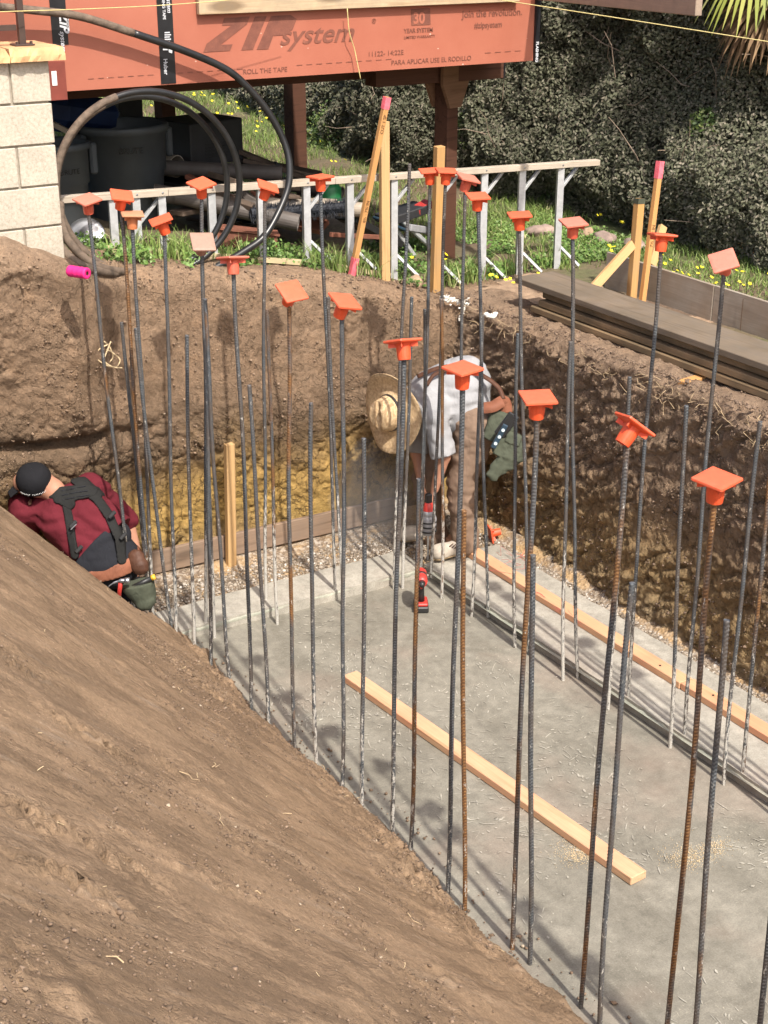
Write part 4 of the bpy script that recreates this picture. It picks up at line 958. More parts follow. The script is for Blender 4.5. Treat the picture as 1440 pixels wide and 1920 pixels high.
# lumber tacked on the panel and the one sticking out towards the camera
o=board('ledger_board',(3.636,YP-.028,3.175+.09),(5.86,YP-.028,3.175+.09),.038,.235,'pale_wood','long pale weathered board fixed across the upper edge of the red sheathing')
p=atw(1310,35,7.3); q=atw(1020,-2,8.3)
a=Vector(p)+Vector((0,0,.10)); b=Vector((a.x-.05,a.y+1.5,a.z+.01))
q2=aty(1010,-6,YP-.03); q2.z+=.10; 
o=board('ledger_board',(q2.x,q2.y,q2.z),(atw(1309,31,7.6).x,atw(1309,31,7.6).y,atw(1309,31,7.6).z+.12),.04,.235,'grey_wood','grey-brown weathered board jutting out to the right beyond the red sheathing')
# strings
def strand(name,pts,r,mat,label,cat): return tag(MB().tube(curve_pts(pts,6),r,5).build(name,mat,smooth=True),label,cat)
strand('mason_line',[aty(-60,24,7.2),aty(180,16,7.4),aty(345,7,7.6),aty(560,-12,7.7)],.0022,'string','pale mason line stretched across the upper left corner','string')
strand('mason_line',[atw(900,-6,7.6),atw(1160,34,7.2),atw(1440,78,6.8),atw(1560,96,6.7)],.0024,'string','yellow mason line stretched across the hedge at the upper right','string')
strand('dangling_string',[aty(651,16,YP-.06),aty(655,60,YP-.06),aty(664,90,YP-.045),aty(670,118,YP-.05),aty(676,148,YP-.05)],.003,'string','short yellow cord hanging down over the red sheathing','string')
# ================================================================== HOSE COIL
def hose(pts,r,mat,nm='pipe_loop'): return MB().tube(curve_pts(pts,10),r,12).build(nm,mat,smooth=True)
hc=empty('pipe_coil',aty(300,500,7.6))
r_=.021
main=[(-60,8),(60,19),(150,31),(250,62),(340,93),(417,126),(458,157),(500,206),(531,262),(543,312),(536,365),(500,437),(458,471),(396,506)]
dp=[7.86,7.88,7.89,7.90,7.90,7.90,7.89,7.87,7.84,7.80,7.76,7.70,7.68,7.66]
pts=[aty(x,y,d) for (x,y),d in zip(main,dp)]
child(hose(pts[:4],.0215,'hose_mud'),hc); child(hose(pts[3:],.021,'hose'),hc)
def loop(cx,cy,rx,ry,y0,y1,a0,a1,mat,r=.02,n=22):
    P=[]
    for k in range(n+1):
        a=R(a0+(a1-a0)*k/n); P.append(aty(cx+rx*math.cos(a),cy-ry*math.sin(a),y0+(y1-y0)*k/n))
    return child(hose(P,r,mat),hc)
loop(277,345,172,174,7.62,7.70,112,-66,'hose',.0185); loop(277,345,172,174,7.50,7.62,242,110,'hose_mud',.020)
loop(266,349,160,168,7.70,7.74,118,-70,'hose',.0175); loop(264,349,158,168,7.56,7.70,238,116,'hose_mud',.019)
child(hose([aty(112,380,7.50),aty(117,430,7.42),aty(145,472,7.36),aty(185,500,7.36),aty(235,510,7.50),aty(285,506,7.72)],.023,'hose_mud'),hc)
child(hose([aty(108,455,7.36),aty(130,482,7.30),aty(165,503,7.30),aty(215,512,7.44),aty(250,508,7.66)],.024,'hose_mud'),hc)
tag(hc,'coil of thick black poly pipe standing in big loops, its left side caked with mud','pipe coil')
# ================================================================== THINGS UNDER THE DECK
def bin_(px,pyb,Y,rt,rb,h,label,word,wx,wy,ws):
    b=aty(px,pyb,Y); r=empty('waste_bin',b); b0=Vector((b.x,b.y,b.z))
    prof=[(rb*.98,0),(rb,.015),(rb+(rt-rb)*.62,h*.62),(rb+(rt-rb)*.62+.012,h*.63),(rt*.98,h*.93),(rt+.012,h*.935),(rt+.016,h*.985),(rt+.004,h),(rt-.012,h*.985),(rt-.02,h*.9),(rb-.01,.03)]
    o=MB().lathe(prof,40).build('bin_body','bin',smooth=True); o.location=b0; child(o,r)
    for s in (-1,1):
        q=MB().box((s*(rt+.03),0,h*.82),(.05,.14,.19),ch=.012).build('bin_handle','bin'); q.location=b0; q.rotation_euler=(0,0,R(8)); child(q,r)
    # name on the front
    d=Vector((-b0.x,-b0.y,0)).normalized(); ang=math.atan2(d.y,d.x)
    for i,chx in enumerate(word):
        a=ang+(i-(len(word)-1)/2)*ws*.78/rt+wx; rr=rb+(rt-rb)*.85+.012
        p=b0+Vector((math.cos(a)*rr,math.sin(a)*rr,h*wy)); rot=Matrix.Rotation(a+math.pi/2,3,'Z')@Matrix.Rotation(R(90),3,'X')
        t=text(chx,ws*1.3,'bin_print',None,p,rot,align='CENTER'); child(t,r)
    tag(r,label,'waste bin','grey waste bins under the building')
bin_(243,460,9.15,.285,.215,.80,'large dark grey round waste bin in the shade behind the pipe coil','BRUTE',.18,.80,.042)
bin_(118,468,8.75,.20,.16,.66,'smaller dark grey waste bin at the left, half hidden by the pillar','BRUTE',.42,.74,.034)
def simple(name,label,cat,build,mat,loc=None,rot=None,group=None,smooth=False):
    o=build.build(name,mat,smooth=smooth)
    if loc is not None: o.location=loc
    if rot is not None: o.rotation_euler=rot
    return tag(o,label,cat,group)
# black slatted box
b=aty(375,300,9.5); bx=empty('metal_box',b); 
o=MB().box((0,0,.14),(.46,.40,.29),ch=.008).build('box_shell','black_box'); o.location=b; o.rotation_euler=(0,0,R(14)); child(o,bx)
for i in range(7):
    for j in range(5):
        q=MB().box((-.10+.03*i,-.201,.05+.022*j),(.018,.003,.009)).build('vent_slot','tool_black'); q.location=b; q.rotation_euler=(0,0,R(14)); child(q,bx)
tag(bx,'black metal box with vent slots sitting on the pipe pile behind the coil','metal box')
simple('black_speaker','black upright case with a pale label, behind the large bin','case',MB().box((0,0,.2),(.2,.18,.62),ch=.01),'tool_black',aty(235,235,10.0),(0,0,.2))
simple('blue_tarp','crumpled dark blue tarp beside the small bin','tarp',MB().box((0,0,0),(.55,.3,.25),ch=.08),'blue_tarp',aty(150,215,9.5),(0,.2,.3))
simple('scrap_board','pale edged scrap board slanting above the small bin','board',MB().box((0,0,0),(.6,.14,.03)),'trim_wood',aty(135,250,9.2),(.2,.5,.2))
simple('metal_bowl','grey metal lid leaning behind the left studs','lid',MB().lathe([(.001,.012),(.02,.012),(.03,.004),(.09,.006),(.118,.0),(.122,-.008),(.001,-.01)],28),'steel',aty(160,445,8.3),(R(62),0,R(-35)),smooth=True)
simple('white_box','white foam box lying at the left below the metal lid','box',MB().box((0,0,0),(.22,.12,.10),ch=.006),'white',aty(155,468,8.2),(0,0,.3))
# pipe pile: each a tube lying roughly towards the camera
def pipe(px,py,Y,r,L,az,el,mat,label,th=.006):
    m=MB(); m.lathe([(r,0),(r,L),(r-th,L),(r-th,0),(r,0)],20)
    o=m.build('pvc_pipe',mat,smooth=False); d=Vector((math.sin(R(az))*math.cos(R(el)),math.cos(R(az))*math.cos(R(el)),math.sin(R(el))))
    o.matrix_basis=Matrix.Translation(aty(px,py,Y))@Vector((0,0,1)).rotation_difference(d).to_matrix().to_4x4()
    return tag(o,label,'pipe','old pipes stored under the building')
pipe(608,392,8.55,.055,.9,-62,4,'pvc','cream pipe end left of the two middle studs, open mouth to the right')
pipe(632,388,8.60,.052,.9,-58,3,'pvc','cream pipe end beside the first middle one, partly behind the stud')
pipe(688,394,8.50,.05,.9,-58,3,'pvc','cream pipe end showing between the leaning stake and its stud')
pipe(560,418,8.30,.055,.8,-55,12,'pvc_grey','grey pipe end pointing down in the clover left of the studs')
pipe(520,400,8.45,.055,.8,-60,10,'pvc_grey','grey-brown pipe lying above the clover-side pipe')
pipe(529,325,8.9,.05,1.2,-60,3,'pvc_grey','shadowed pipe mouth just under the wooden rail')
pipe(332,312,9.3,.075,.8,-20,0,'pvc','dark pipe mouth right of the large bin')
pipe(372,318,9.3,.055,.8,-20,0,'pvc','smaller pipe mouth under the black metal box')
pipe(642,360,8.8,.035,.6,-30,0,'pvc_grey','small grey pipe mouth beside the green can')
for k,(a,b_,Y0,Y1,wd,mt,lb) in enumerate([((330,400),(470,372),8.7,9.0,.12,'scrap','dark scrap board lying behind the first studs'),((350,330),(470,390),9.0,8.6,.05,'rust_red','brown scrap batten crossing under the black box'),((440,280),(600,345),9.4,9.0,.06,'scrap','dark scrap timber slanting down behind the large loop'),((455,300),(590,330),9.3,9.1,.05,'scrap','second dark scrap timber parallel to the slanting one'),((470,345),(560,352),9.0,8.9,.09,'scrap','dark scrap board right under the wooden rail'),((505,330),(520,305),9.2,9.2,.05,'tool_black','short black pipe stub poking up behind the rail'),((330,360),(440,350),8.8,8.9,.03,'galv','pale metal strip lying behind the rail'),((420,385),(560,395),8.6,8.6,.10,'pvc_grey','flat grey-brown board between the coil and the brush'),((620,440),(720,445),8.4,8.5,.03,'rust_red','rusty bar lying across the clover between the studs')]):
    board('scrap_timber',aty(*a,Y0),aty(*b_,Y1),wd,.03,mt,lb,'scrap timber','scrap under the building')
simple('steel_block','red-brown steel channel lying behind the coil','steel channel',MB().box((0,0,0),(.42,.11,.10),ch=.004).box((0,0,.06),(.44,.14,.012)),'rust_red',aty(455,448,8.25),(0,.15,-.35))
for k in range(26):
    px=random.uniform(335,600); py=random.uniform(318,418); Y=random.uniform(8.5,9.6); a=random.gauss(.45,.35); L_=random.uniform(50,130)
    mt=random.choice(['scrap','scrap','pvc_grey','rust_red','tool_black','scrap'])
    A_=aty(px-L_/2,py-L_/2*math.tan(a)*.5,Y+.25); B_=aty(px+L_/2,py+L_/2*math.tan(a)*.5,Y-.15)
    if min(A_.z,B_.z)<float(G(A_.x,8.5)): continue
    board('scrap_timber',A_,B_,random.uniform(.05,.13),random.uniform(.015,.04),mt,'dark scrap piece tangled in the heap under the building','scrap timber','scrap heap under the building',up=(random.gauss(0,.3),-.2,1))
# brush roll: core with bristles
m=MB(); m.tube([(-.36,0,0),(.36,0,0)],.035,12)
for k in range(1500):
    a=random.uniform(0,6.283); x=random.uniform(-.36,.36); d=Vector((random.uniform(-.2,.2),math.cos(a),math.sin(a))).normalized(); p=Vector((x,0,0)); e=p+d*random.uniform(.06,.08); s=Vector((.004,0,0))
    m.add([p-s,p+s,e],[(0,1,2)])
simple('brush_roll','black bristle brush roll lying behind the middle studs','brush',m,'bristle',aty(565,400,8.40)+Vector((0,0,.02)),(0,R(2),R(-3)))
simple('green_can','green plastic can standing in the scrap behind the rail','can',MB().lathe([(.001,0),(.07,0),(.075,.02),(.075,.17),(.055,.20),(.02,.205),(.02,.23),(.001,.23)],20),'green',aty(620,400,8.75),smooth=True)
# dark barrow / machine right of the stake
bw=empty('folded_machine',aty(735,440,8.7)); b0=bw.location.copy()
for (c,d,rt,mt) in (((-.18,0,.05),(.5,.22,.05),(0,.5,.2),'tool_black'),((.12,.05,.13),(.35,.2,.06),(0,-.15,.1),'black_box'),((.05,-.05,-.02),(.45,.03,.03),(0,.9,.1),'galv'),((.2,-.02,-.02),(.4,.03,.03),(0,.7,.1),'galv'),((.26,.02,.16),(.16,.1,.05),(0,-.3,.2),'tool_red'),((-.05,-.06,.09),(.25,.12,.02),(0,.45,.1),'blue_level'),((.2,.02,.02),(.22,.12,.05),(0,.25,.3),'tool_grey')):
    q=MB().box((0,0,0),d,ch=.006).build('machine_part',mt); q.location=b0+Vector(c); q.rotation_euler=rt; child(q,bw)
tag(bw,'dark machine parts with a red piece lying between the two yellow stakes','machine')
# spool
sp_=empty('string_spool',atz(147,514,float(G(2.56,7.2))+.005)); b0=sp_.location.copy()+Vector((0,0,.01))
M_=Matrix.Translation(b0)@Matrix.Rotation(R(-62),4,'Z')@Matrix.Rotation(R(90),4,'Y')
prof=[(.012,-.075),(.034,-.075),(.038,-.068)]+[(.037+.0015*math.sin(k*1.6),-.06+k*.010) for k in range(13)]+[(.038,.07),(.034,.077),(.012,.077),(.012,-.075)]
o=MB().lathe(prof,24).build('wound_line','pink',smooth=True); o.matrix_basis=M_@Matrix.Scale(.78,4); child(o,sp_)
o=MB().lathe([(.0115,-.078),(.0115,.0785),(.0095,.0785),(.0095,-.078)],16).build('cardboard_core','leather_dark'); o.matrix_basis=M_@Matrix.Scale(.78,4); child(o,sp_)
tag(sp_,'neon pink spool of mason line lying at the pit edge by the pillar','spool')
# ================================================================== ROCKS, LOGS, SPLATS
def lump(name,loc,d,mat,label,cat,group=None,seed=0,sub=3,amp=.25,rot=0):
    bm=bmesh.new(); bmesh.ops.create_icosphere(bm,subdivisions=sub,radius=1)
    for v in bm.verts:
        n=mnoise.fractal(v.co*1.3+Vector((seed*7.1,0,0)),1,2,4); v.co*=1+amp*n; v.co=Vector((v.co.x*d[0],v.co.y*d[1],v.co.z*d[2]))
    me=bpy.data.meshes.new(name); bm.to_mesh(me); bm.free(); me.materials.append(MT[mat])
    for p in me.polygons:p.use_smooth=True
    o=bpy.data.objects.new(name,me); COL.objects.link(o); o.location=loc; o.rotation_euler=(0,0,rot); return tag(o,label,cat,group)
p=aty(778,532,7.80); lump('rock',(p.x,p.y,p.z+.01),(.055,.05,.045),'rock','round brown rock at the pit edge between two stakes','rock',seed=1)
LG=[((1015,428),.16,.05,'log','greyish stone lump left of the last steel stud'),((1100,432),.10,.045,'rock','tan stone lump right of the last steel stud'),((1135,440),.17,.05,'log','grey-purple log lying in the grass behind the short brace'),((1190,452),.12,.05,'log','grey stone beside the green-topped stake'),((1345,458),.10,.05,'flagstone','pale flat stone behind the pale pink cap'),((1385,462),.10,.05,'flagstone','pale flat stone at the foot of the hedge'),((1425,472),.14,.05,'flagstone','pale flat stone at the right frame edge')]
for k,(q,a,h,mt,lb) in enumerate(LG):
    p=atz(q[0],q[1],1.47); lump('stone',(p.x,p.y,float(G(p.x,p.y))+.03),(a*.8,a*.45,h),mt,lb,'stone','stones in the grass',seed=k+3,rot=.6*k)
p=atz(921,596,1.44); 
for k in range(7): 
    if k==0: wp=empty('plaster_lump',p)
    q=lump('lump_piece',(p.x+random.uniform(-.03,.03),p.y+random.uniform(-.02,.02),p.z+.005+random.uniform(0,.02)),(.018,.015,.013),'white_plaster',None,None,seed=k,sub=2); child(q,wp)
tag(wp,'small heap of crumbled white plaster on the lip of the right earth wall','plaster')
sw=rnd_pts(160,0,1,0,1); P=[]
for k in range(220):
    t=random.random(); px=826+60*t+random.gauss(0,5); py=556+14*t+random.gauss(0,3)
    if k%3==0: px=868+random.gauss(0,5); py=575+random.random()*28
    p=aty(px,py,7.47); P.append((p.x,p.y-.03,p.z))
scatter('white_mortar_splash',np.array(P),.010,'white_plaster')
# roots and straw
def roots(name,label,items,mat):
    r=empty(name,items[0][0]); 
    for pts in items: child(MB().tube(curve_pts(pts,5),[.004]*(len(curve_pts(pts,5))-1)+[.0012],5).build('root_strand',mat,smooth=True),r)
    tag(r,label,'roots')
yw=7.33
roots('root_tangle','tangle of pale dry roots hanging from the back earth wall at the left',[[aty(x,y,yw-.03*k) for x,y in L_] for k,L_ in enumerate([[(195,640),(205,650),(212,668),(205,680)],[(205,645),(190,652),(181,662),(184,675),(200,685),(215,690)],[(200,655),(212,662),(225,675),(218,690)],[(190,665),(198,680),(212,688),(230,690)],[(208,640),(200,660),(192,680)]])],'straw')
roots('hanging_root','single thin dry root hanging down the back earth wall at the far left',[[aty(x,y,7.30) for x,y in [(61,570),(56,600),(57,635),(68,655),(66,672)]]],'straw')
m=MB()
for k in range(150):
    i=rng.integers(0,len(bankP)); p=Vector(bankP[i]); 
    if p.z<.05 or p.y<1.6 or p.x<0: continue
    L_=abs(random.gauss(0,.014))+.006; d=Vector((random.gauss(0,1),random.gauss(0,1),random.gauss(-.3,.5))).normalized(); e=p+d*L_+Vector((0,0,.008)); mm=(p+e)/2+Vector((random.gauss(0,.002),random.gauss(0,.002),.001))
    m.tube([p,mm,e],.0008,4)
tag(m.build('straw_bits','straw'),kind='stuff')
m=MB()
for (px,py) in ((620,1395),(330,1450),(350,1240),(395,1440),(690,1480),(540,1530),(420,1555),(560,1745),(230,1810),(490,1680),(120,1550),(940,1790),(760,1715)):
    d=ray(px,py); t_=(CH-.9*2.8)/(-d[2]-.9*d[0]) if False else None
    best=None
    q=bankP[:,:3]-CAM; w_=q@c_f; ex=720+FPX*(q@c_r)/np.maximum(w_,.1)-px; ey=960-FPX*(q@c_u)/np.maximum(w_,.1)-py; k_=np.argmin(ex**2+ey**2+(w_<.5)*1e9); p=Vector(bankP[k_])
    a=random.uniform(0,6.28); L_=random.uniform(.04,.10); pts=[p+Vector((math.cos(a)*L_*j/4+random.gauss(0,.006),math.sin(a)*L_*j/4,0.005+.004*math.sin(j*1.7)-.5*math.cos(a)*L_*j/4)) for j in range(5)]
    m.tube(pts,[.0016,.0015,.0013,.001,.0006],5)
tag(m.build('twig_litter','root'),kind='stuff')
m=MB()
for k in range(90):
    y=rng.uniform(3.4,7.4); p=Vector((5.12,y,float(G(5.2,y))-random.uniform(0,.12))); pts=[p]
    for j in range(4): p=p+Vector((random.gauss(-.004,.012),random.gauss(0,.03),random.gauss(-.012,.015))); pts.append(p)
    m.tube(pts,.0016,4)
tag(m.build('fine_roots','root'),kind='stuff')
# pink chalk scribbles on the gravel
m=MB()
for (px,py,n) in ((960,1075,5),(990,1050,3),(1060,1150,3),(1020,1110,2),(935,1040,2)):
    for k in range(n):
        c=atz(px+random.gauss(0,14),py+random.gauss(0,12),.10); pts=[]
        for j in range(5): pts.append(c+Vector((random.gauss(0,.035),random.gauss(0,.05),random.uniform(-.02,.012))))
        m.tube(curve_pts(pts,3),.0011,4)
tag(m.build('pink_line_scraps','pink_string_stuff'),kind='stuff')
# ================================================================== VEGETATION
def leaves(name,C,size,mat,out=None,asp=.5,kind='stuff',parent=None,flip=.5):
    n=len(C); C=np.asarray(C); a=rng.normal(size=(n,3)); a/=np.linalg.norm(a,axis=1)[:,None]
    if out is not None: 
        nrm=rng.normal(size=(n,3))*.75+out; nrm/=np.linalg.norm(nrm,axis=1)[:,None]
    else: nrm=rng.normal(size=(n,3)); nrm/=np.linalg.norm(nrm,axis=1)[:,None]
    u=np.cross(nrm,a); u/=np.linalg.norm(u,axis=1)[:,None]; v=np.cross(nrm,u)
    s=(size*(.6+.8*rng.random(n)))[:,None] if not hasattr(size,'__len__') else np.asarray(size)[:,None]
    V=np.stack([C-u*s,C-v*s*asp+nrm*s*.12,C+u*s,C+v*s*asp+nrm*s*.12],1).reshape(-1,3)
    F=np.arange(n*4).reshape(-1,4); o=raw(name,V,F,mat)
    if kind: tag(o,kind=kind)
    return o
# hedge: a lumpy dark body wrapped in small leaves
def hedge_x(y,z): 
    P=np.stack([y*0+3,y,z],1); return np.interp(y,[3,6,8,10.5,12,14,18,40],[7.75,7.62,7.45,7.38,7.25,7.6,8.45,12])+ .28*(z-1.4)*.6 + fbm(P,1.0,4)*.34+fbm(P,3.0,3)*.17-.18*np.exp(-((z-1.9)/.4)**2)
ys=np.arange(2,34,.12); zs=np.arange(1.2,6.5,.12); Yv,Zv=np.meshgrid(ys,zs,indexing='ij'); y=Yv.ravel(); z=Zv.ravel(); x=hedge_x(y,z)+.22
hb=raw('hedge_bulk',np.stack([x,y,z],1),grid_faces(len(ys),len(zs)),m_plain('hedge_depth',(.065,.058,.038),.95,.4,6,.5),smooth=True)
tag(hb,kind='stuff')
n=480000; y=rng.uniform(4.2,22,n)**1.0; y=4.2+(y-4.2)*rng.random(n)**.25; z=1.42+rng.random(n)*2.7
x=hedge_x(y,z)+np.abs(rng.normal(0,.12,n))-.10; 
C=np.stack([x,y,z],1); cl=fbm(C,3.2,3); keep=rng.random(n)<sstep(-.55,-.05,cl+.12); C=C[keep]
leaves('hedge_foliage',C,.0125+.00062*C[:,1],'hedge',out=np.array([-.9,-.5,.5]),asp=.48)
n=9000; y=rng.uniform(4.5,18,n); z=1.42+rng.random(n)*2.6; x=hedge_x(y,z)-.10-np.abs(rng.normal(0,.04,n)); C=np.stack([x,y,z],1); C=C[fbm(C,2.1,3)>.1]
leaves('hedge_sprigs',C,.02,'hedge',asp=.4)
# bare branches in the hedge
m=MB()
for k in range(120):
    y=rng.uniform(5,15); z=rng.uniform(1.5,3.4); p=Vector((float(hedge_x(np.array([y]),np.array([z]))[0])+.03,y,z)); pts=[p]
    d=Vector((random.gauss(-.2,.3),random.gauss(0,1),random.gauss(.4,.5))).normalized()
    for j in range(4): p=p+d*.12+Vector((random.gauss(0,.02),random.gauss(0,.02),random.gauss(0,.02))); pts.append(p)
    m.tube(pts,[.006,.005,.004,.003,.002],5)
tag(m.build('hedge_branches','grey_wood'),kind='stuff')
# brighter shrubs at the foot of the hedge
for k,(px,py,zz,rr,lb) in enumerate([(960,320,1.55,.42,'green-leaved shrub at the hedge foot behind the thick stake and rail'),(1080,365,1.5,.33,'low green shrub at the hedge foot above the last steel stud'),(640,262,1.55,.40,'green shrub at the hedge foot left of the leaning stake tip'),(1320,235,2.4,.13,'small green tuft high in the hedge right of the pink-topped stake'),(900,250,2.1,.35,'green bush part right of the gusseted post')]):
    c=atz(px,py,zz) if zz<2 else atx(px,py,7.5)
    r=empty('green_shrub',c); n=int(5200*(rr/.4)**2); d=rng.normal(size=(n,3)); d/=np.linalg.norm(d,axis=1)[:,None]; rad=rr*(.55+.45*rng.random(n))*(1+.5*fbm(d*1.0+k*5,1.6,3)); C=np.array(c)+d*rad[:,None]*np.array([.8,1.0,.85])
    C=C[C[:,2]>float(G(c.x,c.y))]
    q=leaves('foliage',C,.018,'hedge_green',out=np.array([-.5,-.5,.4]),asp=.5,kind=None); child(q,r)
    child(MB().tube([Vector(c)+Vector((.05,.05,-.4)),Vector(c)+Vector((0,0,-.05)),Vector(c)+Vector((.04,0,.12))],[.02,.014,.005],6).build('stem','grey_wood'),r)
    tag(r,lb,'shrub','green shrubs along the hedge')
# grass
def blades(name,C,h,mat,wd=.005,lean=.5):
    n=len(C); C=np.asarray(C); a=rng.random(n)*6.283; dx=np.stack([np.cos(a),np.sin(a),0*a],1); l=rng.normal(size=(n,3))*lean; l[:,2]=0
    hh=(h*(.5+.9*rng.random(n)))[:,None]; up=np.array([0,0,1.])
    p0=C-dx*wd; p1=C+dx*wd; m0=C+(up*.6+l*.25)*hh-dx*wd*.7; m1=C+(up*.6+l*.25)*hh+dx*wd*.7; t=C+(up+l*.9)*hh
    V=np.stack([p0,p1,m1,m0,t],1).reshape(-1,3); b=np.arange(n)[:,None]*5
    F=[tuple(q) for q in (b+np.array([0,1,2,3])).tolist()]+[tuple(q) for q in (b+np.array([3,2,4])).tolist()]
    return tag(raw(name,V,F,mat),kind='stuff')
n=95000; y=8.1+ (rng.random(n)**1.25)*12; x=rng.uniform(2.4,8.8,n); x2=x
m_=rng.random(n)<.30; y=np.where(m_,rng.uniform(3.5,9.5,n),y); x=np.where(m_,rng.uniform(6.2,7.9,n),x)
C=np.stack([x,y,0*x],1); g=fbm(C,1.1,4); keep=(g>-.10-.14*(y>9.2)+rng.normal(size=n)*.05)
patch=np.exp(-(((x-6.7)/.7)**2+((y-8.3)/.55)**2)*1.0); keep&=rng.random(n)>patch*.85; keep&=~((x>2.3)&(x<5.75)&(y>8.15)&(y<11.3+.3*fbm(C,1.5,2)))
keep&=~((x<5.9+.25*fbm(C,1.5,2))&(y<7.98+.2*fbm(C+5,1.5,2))); C=C[keep]; C[:,2]=G(C[:,0],C[:,1])-.005
blades('grass',C,.055+.004*(C[:,1]-8),'grass',.0042,.6)
# clover mat between and behind the studs
n=26000; x=np.concatenate([rng.uniform(2.9,6.9,n//2),rng.uniform(5.4,7.2,n//2)]); y=np.concatenate([rng.uniform(7.92,8.6,n//2),rng.uniform(7.9,9.3,n//2)])
C=np.stack([x,y,0*x],1); g=fbm(C,2.3,3); C=C[g>-.02]; C[:,2]=G(C[:,0],C[:,1])+np.abs(rng.normal(0,.022,len(C)))
leaves('clover',C,.011,'weed',out=np.array([0,-.4,1.0]),asp=.8)
# weeds at the pit lip
C=[]
for (px,Y,n,hh) in ((215,7.58,120,.09),(245,7.60,140,.11),(275,7.60,90,.09),(175,7.55,30,.05),(355,7.62,60,.08),(470,7.85,260,.12),(500,7.9,300,.14),(520,7.92,220,.12),(448,7.7,60,.04),(610,7.85,200,.10),(590,7.8,90,.05),(700,7.95,250,.14),(760,7.95,300,.14),(850,7.95,260,.10),(880,7.95,200,.12),(935,7.9,200,.10),(770,7.7,60,.04),(1010,7.95,160,.10)):
    for k in range(n):
        p=aty(px+random.gauss(0,13),500,Y+random.gauss(0,.04)); C.append((p.x,p.y,float(G(p.x,p.y))+random.random()*hh))
leaves('weeds',np.array(C),.014,'weed',out=np.array([0,-.6,.8]),asp=.65)
C=[(aty(px+random.gauss(0,16),500,Y).x,Y+random.gauss(0,.05),0) for px,Y,n in ((250,7.8,70),(290,7.8,60),(330,7.8,80),(350,7.8,60),(440,7.8,50),(610,7.8,80),(640,7.82,80),(690,7.85,120),(880,7.9,150),(840,7.9,90),(960,7.92,80),(1030,7.95,90)) for k in range(n)]
C=np.array(C); C[:,2]=G(C[:,0],C[:,1]); blades('tall_grass',C,.14,'grass',.004,.45)
# broad leaves in front of the coil
bl=empty('broad_leaf_weed',aty(240,500,7.6)); 
for k,(px,py,s) in enumerate([(228,470,.05),(250,480,.045),(238,492,.05),(262,468,.035),(270,492,.04),(280,478,.035),(218,484,.04),(352,498,.055),(246,462,.03)]):
    p=aty(px,py,7.55+.02*(k%3)); a=random.uniform(-.8,.8); v=[];f=[]
    u=Vector((math.cos(a),-.3,math.sin(a)*.6+.5)).normalized(); w_=Vector((0,-1,.8)).cross(u).normalized()
    for i in range(6): t=i/5; wd=s*.5*math.sin(math.pi*min(1,t*1.0+.03))**.7; c_=p+u*s*1.4*(t-.5)+Vector((0,0,-.01*(t-.5)**2*8)); v+=[c_-w_*wd,c_+Vector((0,-.003,-.004)),c_+w_*wd]
    for i in range(5):
        for j in range(2): f.append((i*3+j,i*3+j+1,i*3+j+4,i*3+j+3))
    child(raw('leaf',v,f,'weed',smooth=True),bl)
tag(bl,'broad-leaved green weed growing at the lip in front of the pipe coil','weed')
# yellow flowers
C=[]
for (px,py,n,sx,sy) in ((330,182,9,30,6),(390,185,16,30,7),(450,215,26,50,18),(480,245,14,30,15),(585,250,14,20,10),(600,270,6,25,15),(300,215,8,15,10),(480,424,4,6,4),(527,425,4,5,5),(770,470,3,6,4),(835,470,4,5,4),(930,500,5,9,6),(960,512,6,14,6),(1010,500,6,16,8),(1040,515,4,12,5),(1140,450,7,16,6),(1255,470,10,20,9),(1300,495,16,25,8),(1340,515,9,20,6),(1400,490,8,25,8),(1130,395,3,8,4),(640,300,5,20,8),(1390,520,5,20,5),(1160,405,3,6,3)):
    for k in range(max(2,int(n*.6))):
        p=atz(px+random.gauss(0,sx*.8),py+random.gauss(0,sy*.6),1.55); C.append((p.x,p.y,float(G(p.x,p.y))+.09))
C=np.array(C); ok=C[:,0]<7.7; C=C[ok]
# small cupped five-petal flowers
V=[];F=[]
for c in C:
    b0=len(V); V.append(tuple(c)); s=random.uniform(.010,.016)+.0004*c[1]
    tl=Vector((random.gauss(0,.3),random.gauss(-.4,.3),1)).normalized(); e1=tl.cross(Vector((1,0,0))).normalized(); e2=tl.cross(e1)
    for j in range(10): a=j*math.pi/5; rr=s*(1 if j%2==0 else .62); q=Vector(c)+(e1*math.cos(a)+e2*math.sin(a))*rr+tl*s*.35; V.append(tuple(q))
    for j in range(10): F.append((b0,b0+1+j,b0+1+(j+1)%10))
tag(raw('yellow_flowers',V,F,'flower'),kind='stuff')
